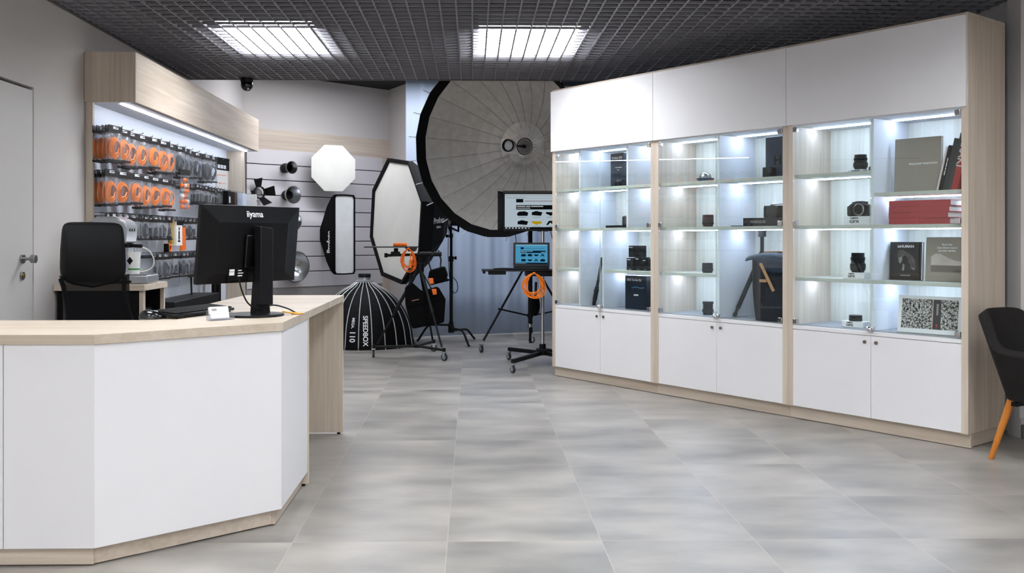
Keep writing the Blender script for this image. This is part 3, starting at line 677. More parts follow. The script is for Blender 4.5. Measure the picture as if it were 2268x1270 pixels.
MB().box((-.128, -.0362, -.135), (-.10, -.0354, -.120), TLT).box((-.128, -.0362, -.118), (-.10, -.0354, -.108), TLT).box((-.08, -.0362, -.14), (-.055, -.0354, -.135), TLT).box((-.08, -.0362, -.128), (-.05, -.0354, -.124), TLT).box((-.08, -.0362, -.116), (-.06, -.0354, -.112), TLT).build('port_label', M_printw, t)
text('iiyama', .040, M_printw, t, BF @ Matrix.Translation((.0, .137, .0285)) @ Matrix.Rotation(R(-14), 4, 'X'), bold=.0005, sx=.95)
mb = MB(); mb.prism([(-.036, .05), (.036, .05), (.036, .395), (-.036, .405)], .056, .10, frame((.02, 0, 0), (1, 0, 0), (0, 0, 1)))
mb.build('stand_column', M_mon, t, bevel=.004)
MB().prism([(-.045, .004), (.045, .004), (.030, .17), (.030, .20), (-.030, .20), (-.030, .17)], .035, .075, frame((.02, 0, 0), (1, 0, 0), (0, 0, 1))).build('stand_neck', M_mon, t, bevel=.006)
box((.005, -.080, .10), (.030, -.034, .145)).build('cable_slot', M_printg, t, bevel=.006, label='open slot through the stand neck')
MB().lathe([(0, 0), (.128, 0), (.13, .004), (.128, .010), (.05, .014), (0, .014)], 48).build('stand_base', M_mon, t, loc=(.01, -.03, 0))
MB().tube([(-.09, -.04, .18), (-.085, -.05, .12), (-.06, -.07, .05), (.0, -.09, .03), (.04, -.06, .035), (.08, -.07, .05), (.14, -.10, .03), (.17, -.125, .008)], .0035, 8, smooth=2).build('power_cable', M_black, t)
MB().tube([(.12, -.09, .015), (.16, -.14, .004), (.19, -.15, .004)], .0035, 8).cyl((.155, -.11, .006), (.175, -.13, .006), .006).build('cable_plug', mat('yellow_tag', '#d49a2b', .5), t, label='yellow tag on the cable end')
# keyboard, mouse, card holder
ka = math.atan2(4.46 - 4.04, -1.20 + 1.345)
t = thing('keyboard', 'black desktop keyboard lying behind the monitor on the counter', 'keyboard', (-1.275, 4.245, CZ + .0005), ka)
K = Matrix.Rotation(R(5), 4, 'X')
box((-.222, -.072, .012), (.222, .072, .026), K).build('keyboard_body', M_black, t, bevel=.005)
kb = MB()
for r in range(5):
    for c in range(15): kb.box((-.212 + c * .0283, -.062 + r * .0245, .0265), (-.212 + c * .0283 + .025, -.062 + r * .0245 + .021, .031), K)
kb.build('keys', M_black2, t, smooth=False)
for s in (-1, 1): box((s * .18 - .02, -.066, .0), (s * .18 + .02, -.058, .018)).build('foot', M_black, t)
t = thing('computer_mouse', 'black shiny computer mouse on the counter left of the keyboard', 'mouse', (-1.385, 4.035, CZ + .0005), R(25))
mb = MB()
def mouse(u, v):
    a = 2 * math.pi * u; k = math.sin(math.pi * (v * .5 + .0)) if True else 0
    r = math.cos(v * math.pi / 2); x = .058 * math.cos(a) * (r ** .6); y = .032 * math.sin(a) * (r ** .6) * (1 - .12 * math.cos(2 * a)); z = .036 * math.sin(v * math.pi / 2) * (1 - .25 * math.cos(a) * (r ** .6))
    return (x, y, .002 + z)
mb.grid(mouse, 32, 8, closed_u=True).build('mouse_body', mat('mouse_black', '#131416', .2, coat=.3), t)
MB().cyl((.03, -.005, .033), (.03, .005, .033), .009, n=16).build('scroll_wheel', M_rubber, t)
p0 = g(448, 713, CZ); p1 = g(522, 708, CZ)
t = thing('card_holder', 'clear acrylic business card holder at the counter front edge', 'card holder', tuple((p0 + p1) / 2 + Vector((0, .02, .0003))), math.atan2(p1.y - p0.y, p1.x - p0.x))
MB().box((-.055, -.022, 0), (.055, .022, .004)).box((-.055, -.022, .004), (.055, -.019, .014)).box((-.055, -.022, .004), (-.052, .022, .03)).box((.052, -.022, .004), (.055, .022, .03)).box((-.055, .019, .004), (.055, .022, .045)).build('holder', M_acryl, t, bevel=.001)
pp = (p0 + p1) / 2 + Vector((0, .02, .0003)); prz = math.atan2(p1.y - p0.y, p1.x - p0.x)
t = thing('business_cards', 'stack of white business cards in the acrylic holder', 'cards', tuple(pp + Vector((0, 0, .0046))), prz)
TC = Matrix.Translation((-.008, .0, 0)) @ Matrix.Rotation(R(-14), 4, 'X')
box((-.043, -.013, .001), (.043, .001, .052), TC).build('card_stack', M_printw, t, smooth=False)
box((-.034, -.0137, .034), (-.012, -.0131, .044), TC).build('card_logo', M_printg, t)

# ================================================================== DISPLAY CABINETS
CW = 1.18; DP = .46
M_lock = mat('lock_brass', '#9d9486', .3, 1)
def cabinet(i, label):
    t = thing('display_cabinet', label, 'display cabinet', tuple(LC + CE * CW * i), CRZ, 'row of three glass fronted display cabinets')
    B = lambda lo, hi, nm, m, **k: box(lo, hi).build(nm, m, t, **k)
    for x in (0, CW - .04): B((x + .0005, 0, .085), (x + .0395, DP, 2.4595), 'side_panel', W_v, bevel=.0008)
    B((0.0005, 0, 2.46), (CW - .0005, DP, 2.48), 'top_panel', W_x, bevel=.0008)
    B((.04, DP - .02, .09), (CW - .04, DP - .001, 2.459), 'back_panel', W_in, smooth=False)
    B((.0005 if i else .0, .032, .004), (CW - .001, .052, .0845), 'plinth', W_x, smooth=False)
    if i == 2: B((CW - .035, .053, .004), (CW - .015, DP - .02, .0845), 'plinth', W_y, smooth=False)
    xr = CW - (.006 if i == 2 else .0015)
    B((.0015, -.02, 1.945), (xr, -.001, 2.463), 'upper_front', M_white, bevel=.001)
    B((.04, .0, .597), (CW - .04, DP - .021, .621), 'ledge', M_white, bevel=.001)
    B((.041, .03, .6211), (CW - .041, DP - .021, .626), 'cabinet_floor', M_shelfgrey, smooth=False)
    B((.04, .0, 1.937), (CW - .04, DP - .021, 1.958), 'inner_top', M_inner, smooth=False)
    xl = .028 if i == 0 else .04
    for a, b, s in ((xl, .589, -1), (.5915, CW - .04, 1)):
        dd = B((a, .001, .088), (b, .019, .594), 'lower_door', M_white, bevel=.001)
        lx = .59 + s * .038
        MB().cyl((lx, .001, .556), (lx, -.008, .556), .0105, n=20).build('lock', M_lock, dd)
    for a, b, s in ((.046, .5885, -1), (.5915, CW - .046, 1)):
        gd = B((a, -.001, .629), (b, .005, 1.934), 'glass_door', M_glass, smooth=False)
        x = a if s < 0 else b
        for zz in (.648, 1.298, 1.915):
            q = MB(); q.box((x - .003 + (-.026 if s > 0 else 0), -.009, zz - .016), (x + .003 + (0 if s > 0 else .026), .013, zz + .016)); q.build('hinge', M_chrome, gd, bevel=.002)
        MB().cyl((.59 + s * .003, -.0015, .629), (.59 + s * .003, -.0015, 1.934), .0014, n=6).build('glass_edge', M_glassedge, gd)
    kn = MB(); kn.sph((.59, -.018, .638), .020, (1, .8, .9)).box((.565, -.012, .622), (.615, .008, .652)); kn.build('glass_lock', M_chrome, t, bevel=.003)
    return t
def shelf(t, x0, x1, z, led=True, m=None, sx=.0):
    y0 = .026
    box((x0 + .0005, y0, z - .022), (x1 - .0005, DP - .021, z)).build('shelf', m or M_shelf, t, bevel=.0008)
def led(t, x0, x1, z):
    box((x0 + .01, .222, z - .006), (x1 - .01, .236, z - .0005)).build('led_strip', M_led, t, smooth=False, label='glowing cool white light strip')
def divider(t, x, z0, z1, th=.018, m=None): box((x - th / 2, .022, z0), (x + th / 2, DP - .021, z1)).build('divider', m or M_inner, t, bevel=.0008)
SZ = (1.617, 1.281, .938)
c1 = cabinet(0, 'leftmost white and oak glass fronted display cabinet, nearest the curtain')
c2 = cabinet(1, 'middle white and oak glass fronted display cabinet')
c3 = cabinet(2, 'rightmost white and oak glass fronted display cabinet beside the armchair')
# cabinet 1 : left column, then mixed widths
X0, X1 = .04, CW - .04
divider(c1, .322, .6265, SZ[1] - .0225); divider(c1, .322, SZ[1] + .0005, SZ[0] - .0225); divider(c1, .322, SZ[0] + .0005, 1.9365)
divider(c1, .60, .6265, SZ[1] - .0225); divider(c1, .872, SZ[1] + .0005, SZ[0] - .0225); divider(c1, .872, SZ[0] + .0005, 1.9365)
shelf(c1, X0, X1, SZ[0]); shelf(c1, X0, X1, SZ[1]); shelf(c1, X0, .313, SZ[2]); shelf(c1, .609, X1, SZ[2])
for z in (1.937, SZ[0] - .022):
    for a, b in ((X0, .313), (.331, .863), (.881, X1)): led(c1, a, b, z)
for a, b in ((X0, .313), (.331, .591), (.609, X1)): led(c1, a, b, SZ[1] - .022)
led(c1, X0, .313, SZ[2] - .022); led(c1, .609, X1, SZ[2] - .022)
# cabinet 2
divider(c2, .591, .6265, SZ[1] - .0225, ); divider(c2, .591, SZ[1] + .0005, SZ[0] - .0225); divider(c2, .591, SZ[0] + .0005, 1.9365)
shelf(c2, X0, X1, SZ[0]); shelf(c2, X0, X1, SZ[1]); shelf(c2, X0, .582, SZ[2])
for z in (1.937, SZ[0] - .022, SZ[1] - .022):
    for a, b in ((X0, .582), (.60, X1)): led(c2, a, b, z)
led(c2, X0, .582, SZ[2] - .022)
# cabinet 3
divider(c3, .589, .6265, SZ[2] - .0225); divider(c3, .589, SZ[2] + .0005, SZ[1] - .0225); divider(c3, .589, SZ[1] + .0005, 1.9365)
shelf(c3, X0, .580, SZ[0]); shelf(c3, .598, X1, 1.478); shelf(c3, X0, X1, SZ[1]); shelf(c3, X0, X1, SZ[2])
for a, b, z in ((X0, .58, 1.937), (.598, X1, 1.937), (X0, .58, SZ[0] - .022), (.598, X1, 1.456), (X0, .58, SZ[1] - .022), (.598, X1, SZ[1] - .022), (X0, .58, SZ[2] - .022), (.598, X1, SZ[2] - .022)): led(c3, a, b, z)

# ---- goods inside ; (pixel column, depth behind the front, shelf height) gives the place on a shelf
def CP(px, d, z):
    p = plane(px, 527, LC + CN * d, CN); return Vector((p.x, p.y, z + .0006))
FLR = .626
def ctn(name, label, cat, px, d, z, rz=0): return thing(name, label, cat, tuple(CP(px, d, z)), CRZ + rz)
def lens(label, px, d, z, r, h, style=0, m=None, rz=0):
    t = ctn('camera_lens', label, 'camera lens', px, d, z, rz); m = m or M_black
    if style == 0: pr = [(0, 0), (r * .8, 0), (r * .86, h * .08), (r * .95, h * .1), (r, h * .18), (r, h * .45), (r * .9, h * .48), (r * .9, h * .6), (r * .96, h * .62), (r * .96, h * .78), (r * .86, h * .8), (r * .86, h), (r * .76, h), (r * .7, h * .9), (0, h * .88)]
    elif style == 1: pr = [(0, 0), (r * .85, 0), (r * .9, h * .05), (r, h * .35), (r, h * .8), (r * .96, h), (r * .85, h), (0, h * .97)]
    elif style == 2: pr = [(0, 0), (r * .92, 0), (r * .92, h * .8), (r, h * .82), (r, h), (r * .9, h), (0, h * .96)]
    else: pr = [(0, 0), (r, 0), (r, h * .4), (r * .94, h * .45), (r, h * .5), (r, h * .95), (r * .9, h), (0, h)]
    MB().lathe(pr, 36).build('barrel', m, t)
    k = MB(); a0 = h * (.2 if style != 3 else .1); a1 = h * (.42 if style != 3 else .38)
    for j in range(30):
        a = 2 * math.pi * j / 30; k.box((r * .985, -r * .05, a0), (r * 1.03, r * .05, a1), Matrix.Rotation(a, 4, 'Z'))
    k.build('grip_ring', M_rubber, t, smooth=False)
    return t
def block(label, px, d, z, w_, dd, h, big=True, name='GFX'):
    t = ctn('logo_block', label, 'display block', px, d, z)
    box((-w_ / 2, -dd / 2, 0), (w_ / 2, dd / 2, h)).build('block', M_printw, t, bevel=.002)
    if big:
        text('FUJIFILM', h * .24, M_black2, t, FR(-w_ * .12, -dd / 2 - .0005, h * .78), bold=.0004, sx=1.1); text('GFX', h * .46, M_black2, t, FR(-w_ * .12, -dd / 2 - .0005, h * .38), bold=.0006, sx=1.35)
    else: text('FUJIFILM', h * .7, M_black2, t, FR(0, -dd / 2 - .0005, h * .5), bold=.0004, sx=1.1)
    return t
# cabinet 3, left column
block('small white logo block on the top left shelf of the right cabinet', 1900, .16, SZ[0], .105, .06, .020, False)
lens('black zoom lens on the small white block, top left shelf of the right cabinet', 1906, .16, SZ[0] + .0208, .043, .093)
t = ctn('round_cover', 'small round black cover lying beside the top lens block in the right cabinet', 'lens cover', 1935, .17, SZ[0]); MB().lathe([(0, 0), (.03, 0), (.03, .03), (.026, .034), (0, .034)], 28).build('cap', M_black, t)
block('large white logo block under the black camera in the right cabinet', 1907, .16, SZ[1], .19, .08, .056)
t = ctn('mirrorless_camera', 'black mirrorless camera body on the large white logo block', 'camera', 1905, .16, SZ[1] + .0568, R(-6))
MB().prism([(-.074, 0), (.074, 0), (.074, .07), (.05, .078), (.028, .082), (.024, .096), (-.024, .096), (-.028, .084), (-.05, .082), (-.074, .066)], -.022, .022, frame((0, 0, 0), (1, 0, 0), (0, 0, 1))).build('camera_body', M_black, t, bevel=.004, seg=3)
box((-.074, -.036, .002), (-.045, -.02, .066)).build('grip', M_rubber, t, bevel=.008, seg=3)
MB().lathe([(.040, .018), (.040, .032), (.034, .036), (.030, .03), (0, .028)], 36, frame((.012, 0, .042), (1, 0, 0), (0, 0, 1))).build('lens_mount', M_steel, t)
MB().lathe([(.0, .0365), (.030, .0365), (.031, .034), (.031, .03)], 36, frame((.012, 0, .042), (1, 0, 0), (0, 0, 1))).build('body_cap', M_black2, t)
for x in (-.045, .045): MB().cyl((x, 0, .07), (x, 0, .092), .012, n=24).build('dial', M_black, t)
block('white logo block under the tall lens in the right cabinet', 1898, .14, SZ[2], .145, .07, .040)
lens('tall black lens on the white logo block, third shelf of the right cabinet', 1900, .14, SZ[2] + .0408, .046, .124)
block('white logo block on the floor of the right cabinet', 1895, .14, FLR, .145, .08, .040)
lens('flat black pancake lens on the lowest white logo block', 1895, .14, FLR + .0408, .040, .038, 3)
# cabinet 3, right column : books
def book(label, px, d, z, w_, th, h, cov, rz=0, ry=0, rx=0, extra=None, pages=True):
    t = thing('book', label, 'book', tuple(CP(px, d, z)), 0); t.rotation_euler = (rx, ry, CRZ + rz)
    t.rotation_mode = 'XYZ'
    MB().box((-w_ / 2, -th / 2, 0), (w_ / 2, -th / 2 + .003, h)).box((-w_ / 2, th / 2 - .003, 0), (w_ / 2, th / 2, h)).box((-w_ / 2, -th / 2 + .003, 0), (-w_ / 2 + .003, th / 2 - .003, h)).build('cover', cov, t, smooth=False)
    box((-w_ / 2 + .004, -th / 2 + .0032, .003), (w_ / 2 - .004, th / 2 - .0032, h - .003)).build('pages', M_paper, t, smooth=False)
    if extra: extra(t, w_, th, h)
    return t
M_taupe = mat('taupe_cloth', '#948a7f', .8, var=.03, scale=90)
book('large taupe book standing upright, upper right compartment of the right cabinet', 2032, .20, 1.478, .285, .022, .335, M_taupe, R(2), 0, R(-3), lambda t, w_, th, h: text('WACŁAW WANTUCH', .0165, M_printw, t, FR(.035, -th / 2 - .0006, h * .52), bold=.0002, sx=1.05))
# leaning row of spines (spine faces the room)
def lines(t, x, z, ws, hh, y, m, gap=.004, vert=False, nm='small_print'):
    mb = MB(); p = x
    for w0 in ws:
        if vert: mb.box((z - hh / 2, y - .0006, p - w0), (z + hh / 2, y, p)); p -= w0 + gap
        else: mb.box((p, y - .0006, z - hh / 2), (p + w0, y, z + hh / 2)); p += w0 + gap
    mb.build(nm, m, t, smooth=False)
_last = [None]
def spine(label, px, th, h, cov, lean, txt=None, tm=None, size=.02, dep=.22, sx=1.0, bold=.0006, y=.5, d=.17):
    t = thing('book', label, 'book', tuple(CP(px, d, 1.478 + .0008)), 0, 'leaning art books'); t.rotation_euler = (0, lean, CRZ)
    lift = 0
    MB().box((-th / 2, 0, lift), (-th / 2 + .003, dep, lift + h)).box((th / 2 - .003, 0, lift), (th / 2, dep, lift + h)).box((-th / 2 + .003, 0, lift), (th / 2 - .003, .003, lift + h)).build('cover', cov, t, smooth=False)
    box((-th / 2 + .0032, .0032, lift + .003), (th / 2 - .0032, dep - .004, lift + h - .003)).build('pages', M_paper, t, smooth=False)
    _last[0] = t
    if txt: text(txt, size, tm or M_printw, t, frame((0, -.0006, lift + h * y), (0, 0, -1), (1, 0, 0)), bold=bold, sx=sx)
LN = R(13)
spine('thin pale pink book, leftmost of the leaning books', 2075, .010, .27, mat('pale_pink', '#d8c6c2', .6), LN)
spine('narrow black book with tiny white writing, second of the leaning books', 2083, .024, .275, M_black2, LN, None)
lines(_last[0], .20, 0, (.02, .03, .012, .03), .005, -.0002, M_printw, .004, True)
spine('charcoal book, third of the leaning books', 2093, .030, .315, mat('charcoal_cover', '#2b2926', .6), LN)
spine('dark grey tall book beside the red one', 2102, .022, .345, mat('dark_grey_cover', '#3c3a37', .6), LN)
spine('thick red book with large white lettering, rightmost of the leaning books', 2112, .042, .365, mat('red_cover', '#c02c28', .5), LN, 'ARAKI', M_printw, .058, sx=1.05, y=.62, bold=.001)
M_red = mat('dark_red_cover', '#9e2f35', .5, var=.05)
for k in range(4):
    t = thing('book', 'dark red landscape book, %s of the stack of four' % ('bottom one', 'second from bottom', 'third from bottom', 'top one')[k], 'book', tuple(CP(2058, .18, SZ[1] + .0005 + k * .0356)), CRZ + R((2, -1, 1, 3)[k]), 'stack of dark red books')
    w_, dd, th = .365, .27, .035
    MB().box((-w_ / 2, -dd / 2, 0), (w_ / 2, dd / 2, .003)).box((-w_ / 2, -dd / 2, th - .003), (w_ / 2, dd / 2, th)).box((-w_ / 2, -dd / 2, .003), (w_ / 2, -dd / 2 + .003, th - .003)).build('cover', M_red, t, smooth=False)
    box((-w_ / 2 + .004, -dd / 2 + .0032, .0032), (w_ / 2 - .004, dd / 2 - .005, th - .0032)).build('pages', M_paper, t, smooth=False)
def human(t, w_, th, h):
    text('inHUMAN', .024, M_printw, t, FR(0, -th / 2 - .0006, h * .88), bold=.0006)
    lines(t, -.030, h * .12, (.012, .014, .008, .018), .006, -th / 2 - .0002, M_printg, .003)
    y = -th / 2 - .0008
    def poly(P, c, dy, nm='animal_photo'):
        m = MB(); m.b.faces.new([m.b.verts.new((a, y - dy, b)) for a, b in P])
        m.build(nm, mat('animal_print_' + c[1:], c, .8, var=.5, scale=55, stretch=(1, 1, .5), spec=.1), t, smooth=False)
    poly([(-.052, .150), (-.046, .175), (-.036, .187), (-.015, .186), (.005, .172), (.03, .16), (.05, .14), (.064, .11), (.066, .075), (.06, .06), (.035, .072), (.03, .10), (.0, .10), (-.012, .09), (-.018, .12), (-.03, .10), (-.042, .108), (-.05, .13)], '#57524f', 0)
    poly([(-.02, .14), (.0, .152), (.02, .13), (.018, .09), (.0, .075), (-.012, .088)], '#26211f', .0004)
    poly([(-.045, .135), (-.025, .142), (-.022, .125), (-.03, .102), (-.04, .108)], '#8a8480', .0006)
    poly([(-.016, .10), (-.004, .098), (-.006, .062), (-.012, .055), (-.02, .06)], '#8a8480', .0006)
    poly([(.036, .08), (.05, .078), (.062, .066), (.05, .064), (.04, .07)], '#8a8480', .0006)
book('black book with an ape photo on the cover, third shelf of the right cabinet', 2007, .20, SZ[2], .20, .03, .235, M_black, R(0), 0, R(-3), human)
def still(t, w_, th, h):
    y = -th / 2 - .0007
    for k, s in enumerate(('Photo Zen', 'close distance nature', 'and other still lifes')): text(s, .014, M_printw, t, FR(.01, y, h * (.83 - .07 * k)), bold=.0003)
    box((-.085, y - .0002, .055), (.10, y, .095)).build('photo_shadow_band', mat('taupe_dark', '#6d6157', .7), t, smooth=False)
    m = MB(); P = [(-.085, .096), (.10, .096), (.10, .12), (.06, .125), (.02, .14), (-.03, .165), (-.06, .165), (-.085, .15)]
    m.b.faces.new([m.b.verts.new((a, y, b)) for a, b in P]); m.build('dune_photo', mat('pale_dune', '#bdb3a8', .7, var=.15, scale=12), t, smooth=False)
book('taupe book with a pale dune photo, third shelf right end of the right cabinet', 2094, .20, SZ[2], .235, .02, .265, M_taupe, R(0), 0, R(-3), still)
def peb():
    m = bpy.data.materials.new('pebble_print'); m.use_nodes = True; nt = m.node_tree; n = nt.nodes; p = n['Principled BSDF']
    tc = n.new('ShaderNodeTexCoord'); v = n.new('ShaderNodeTexVoronoi'); v.inputs['Scale'].default_value = 95; cr = n.new('ShaderNodeValToRGB')
    cr.color_ramp.elements[0].position = .25; cr.color_ramp.elements[0].color = lin('#cfcbc6'); cr.color_ramp.elements[1].position = .70; cr.color_ramp.elements[1].color = lin('#191716')
    nt.links.new(tc.outputs['Object'], v.inputs['Vector']); nt.links.new(v.outputs['Distance'], cr.inputs[0]); nt.links.new(cr.outputs[0], p.inputs['Base Color']); p.inputs['Roughness'].default_value = .7; return m
def pebbles(t, w_, th, h):
    y = -th / 2
    box((-w_ / 2 + .022, y - .001, .028), (w_ / 2 - .022, y, h - .02)).build('pebble_photo', peb(), t, smooth=False)
    box((.022, y - .002, .028), (.066, y - .0011, h - .02)).build('dark_band', mat('band_print', '#2a2529', .6), t, smooth=False)
    box((.016, y - .002, .028), (.0215, y - .0011, h - .02)).build('band_edge', mat('rose_print', '#c0a5a2', .6), t, smooth=False)
    lines(t, h * .80, .046, (.012, .012, .012, .012, .01), .012, y - .0022, M_printg, .002, True)
    box((.040, y - .0028, .04), (.050, y - .0022, .062)).build('red_mark', mat('red_print', '#a03038', .6), t, smooth=False)
book('white landscape book with black and white pebble cover on the floor of the right cabinet', 2058, .10, FLR, .372, .026, .225, M_printw, R(5), 0, R(-8), pebbles)
# cabinet 2
t = ctn('light_meter_case', 'round shiny grey device on the top left shelf of the middle cabinet', 'camera accessory', 1562, .20, SZ[0])
MB().lathe([(0, 0), (.052, 0), (.058, .006), (.066, .022), (.066, .03), (.052, .031)], 36).build('rim', mat('dark_blue_metal', '#27384e', .3, .6), t)
MB().sph((0, 0, .031), .05, (1, .8, .95), 24).build('dome', M_steel, t)
t = ctn('compact_speaker', 'small black case before the dark blue box in the middle cabinet', 'box', 1704, .15, SZ[0])
box((-.035, -.035, 0), (.035, .035, .075)).build('case', M_black, t, bevel=.008)
MB().cyl((.03, -.03, .05), (.03, -.045, .05), .016, n=20).build('front_knob', M_rubber, t)
t = ctn('camera_box', 'tall dark blue glossy box standing at the right end of the top shelf, middle cabinet', 'box', 1730, .22, SZ[0])
box((-.10, -.04, 0), (.10, .04, .288)).build('carton', mat('navy_box', '#182c45', .3, coat=.3), t, bevel=.002)
text('H', .09, M_black2, t, FR(.0, -.0408, .12), bold=.002)
lens('brown leather wrapped lens on the second shelf of the middle cabinet', 1568, .17, SZ[1], .041, .090, 1, mat('brown_leather', '#3a2119', .5, var=.2))
t = ctn('display_board', 'thin dark board lying under the long black box in the middle cabinet', 'board', 1690, .13, SZ[1]); box((-.225, -.07, 0), (.21, .07, .005)).build('board', M_black2, t)
t = ctn('product_box', 'long low black box with white brand lettering, second shelf of the middle cabinet', 'box', 1700, .14, SZ[1] + .0056)
box((-.165, -.055, 0), (.165, .055, .052)).build('carton', mat('brown_black_card', '#1b1514', .4), t, bevel=.0015)
text('HASSELBLAD', .026, M_printg, t, FR(-.04, -.0556, .024), bold=.0006, sx=.85)
t = ctn('medium_format_camera', 'black and silver camera on top of the long low black box', 'camera', 1719, .15, SZ[1] + .0584)
box((-.085, -.03, 0), (.085, .03, .080)).build('camera_body', M_black, t, bevel=.008)
MB().box((-.086, -.031, .080), (.086, .031, .085)).box((-.03, -.02, .0851), (.04, .02, .098)).build('top_plate', M_chrome, t, bevel=.003)
MB().lathe([(.045, .028), (.045, .05), (.04, .054), (0, .054)], 36, frame((.0, 0, .042), (1, 0, 0), (0, 0, 1))).build('lens', mat('lens_brownblack', '#1d1715', .4), t)
lens('short black lens with white mark, third shelf of the middle cabinet', 1567, .17, SZ[2], .040, .074, 1)
lens('short black lens with a flared rim on the floor of the middle cabinet', 1568, .16, FLR, .040, .098, 2)
# tripod in cabinet 2
t = ctn('camera_tripod', 'black tripod with ball head standing behind the backpack in the middle cabinet', 'tripod', 1688, .32, FLR)
tp = Vector((0, 0, .47))
for a, b in ((-.13, -.15), (.12, .04), (-.05, .085)):
    f = Vector((a, b, .004)); d_ = tp - f
    m = MB(); m.cyl(f, f + d_ * .18, .011).cyl(f + d_ * .12, f + d_ * .22, .016).cyl(f + d_ * .22, tp, .016, .018); m.cyl(f, f + d_ * .05, .015); m.build('leg', M_black, t)
MB().cyl((.0, .0, .42), (.0, .0, .58), .014).build('centre_column', M_black, t)
MB().cyl((.0, .0, .58), (.0, .0, .635), .028, n=24).sph((.0, .0, .65), .02).cyl((.0, .0, .655), (.0, .0, .68), .01).build('ball_head', M_black, t)
MB().box((-.06, -.03, .68), (.06, .03, .692)).box((-.075, -.008, .684), (-.06, .008, .69)).build('quick_plate', mat('teal_black', '#14302e', .3, .5), t, bevel=.003)
# backpack
t = ctn('backpack', 'dark navy backpack with tan leather straps on the floor of the middle cabinet', 'backpack', 1724, .135, FLR)
M_pack = mat('navy_canvas', '#171a24', .75, var=.25, scale=50, bump=.2)
def pk(u, v):
    a = 2 * math.pi * u; k = 1 - .10 * abs(2 * v - .9) ** 3 ; z = .43 * v; bulge = 1 + .06 * math.sin(math.pi * v)
    sxx = math.copysign(abs(math.cos(a)) ** .55, math.cos(a)); syy = math.copysign(abs(math.sin(a)) ** .55, math.sin(a))
    return (.15 * sxx * bulge * (.93 + .07 * k) - .03 * v, .095 * syy * bulge, z)
mb = MB().grid(pk, 32, 10, closed_u=True); bmesh.ops.holes_fill(mb.b, edges=mb.b.edges, sides=0); mb.build('pack_body', M_pack, t)
def flap(u, v):
    s = 2 * u - 1; th = v * (1.78 + 1.0 * max(0, 1 - (s - .35) ** 2)) - .35;
    return (.165 * s - .03 + .006 * math.cos(3 * th), -.10 * math.sin(th) * 1.02 if th < 1.57 else -.102, .425 + .048 * math.cos(min(th, 1.57)) - (max(0, th - 1.57)) * .11 - .022 * s * s)
MB().grid(flap, 16, 16).build('top_flap', mat('navy_flap', '#1c2a40', .7, var=.2, scale=40), t, solid=.006)
for x in (.005,): MB().prism([(-.078, .395), (-.056, .402), (.05, .215), (.03, .205)], .1075, .1125, frame((0, 0, 0), (1, 0, 0), (0, 0, 1))).build('strap', mat('tan_leather', '#b98f6b', .55), t)
box((-.075, -.112, .268), (-.018, -.1035, .288)).build('leather_patch', mat('tan_leather', '#b98f6b', .55), t)
box((-.10, -.03, .474), (.04, .02, .482)).build('top_handle', mat('tan_leather', '#b98f6b', .55), t, bevel=.003)
MB().tube([(-.12, 0, .10), (-.15, .0, .08), (-.15, 0, .04), (-.11, 0, .015)], .004, 8, smooth=2).build('loop', M_black, t)
# cabinet 1
t = ctn('product_box', 'tall dark blue box with white lettering on the top middle shelf of the left cabinet', 'box', 1378, .25, SZ[0])
box((-.075, -.06, 0), (.075, .06, .285)).build('carton', mat('blue_black_box', '#15202f', .35), t, bevel=.0015)
text('Profoto B10', .026, M_printw, t, FR(0, -.0606, .245), bold=.0004, sx=.9); lines(t, -.02, .165, (.03, .04), .006, -.0602, M_printw); lines(t, .0, .145, (.025,), .005, -.0602, M_printw)
t = ctn('flash_head', 'small black flash head before the tall blue box in the left cabinet', 'flash', 1373, .11, SZ[0])
MB().cyl((-.035, 0, .028), (.035, 0, .028), .027, n=24).build('head', M_black, t)
t = ctn('black_case', 'flat black case on the second shelf of the left cabinet', 'case', 1369, .14, SZ[1]); box((-.085, -.06, 0), (.085, .06, .020)).build('case_body', M_black, t, bevel=.003)
t = ctn('black_handset', 'slim dark handset standing at the divider of the left cabinet', 'handset', 1384, .20, SZ[1]); box((-.02, -.02, 0), (.02, .02, .10)).build('handset_body', mat('dark_maroon', '#241a1c', .4), t, bevel=.015, seg=4)
def sb(label, px, d, z, w_, h):
    t = ctn('lens_box', label, 'box', px, d, z); t['group'] = 'small black product boxes'
    box((-w_ / 2, -.045, 0), (w_ / 2, .045, h)).build('carton', M_black, t, bevel=.0015)
    box((-w_ * .42, -.0458, h - .016), (-w_ * .0, -.0451, h - .010)).build('print_line', M_printw, t); box((-w_ * .2, -.0458, .006), (w_ * .1, -.0451, .012)).build('print_line', M_printg, t)
sb('small black box at the left end of the lower row in the left cabinet', 1405, .16, SZ[2], .085, .098)
sb('small black box in the middle of the lower row in the left cabinet', 1423, .16, SZ[2], .08, .105)
sb('small black box at the right end of the lower row in the left cabinet', 1438, .16, SZ[2], .06, .094)
t = ctn('lens_box', 'small black box stacked on top of the row of black boxes in the left cabinet', 'box', 1412, .16, SZ[2] + .106); box((-.055, -.045, 0), (.055, .045, .092)).build('carton', M_black, t, bevel=.0015); box((-.05, -.0458, .076), (-.01, -.0451, .082)).build('print_line', M_printw, t)
t = ctn('product_box', 'large dark blue box with white lettering on the floor of the left cabinet', 'box', 1425, .20, FLR)
box((-.115, -.09, 0), (.115, .09, .27)).build('carton', mat('blue_black_box', '#15202f', .35), t, bevel=.002)
text('B1X To-Go Kit', .027, M_printw, t, FR(-.015, -.0906, .235), bold=.0003, sx=.9)
MB().tube([(-.04, -.091, .17), (0, -.091, .18), (.05, -.091, .172), (.09, -.091, .176)], .004).build('picture_print', mat('blue_print', '#4f7fa6', .5), t); box((-.02, -.0912, .11), (.03, -.0905, .12)).build('text_print', M_printw, t)
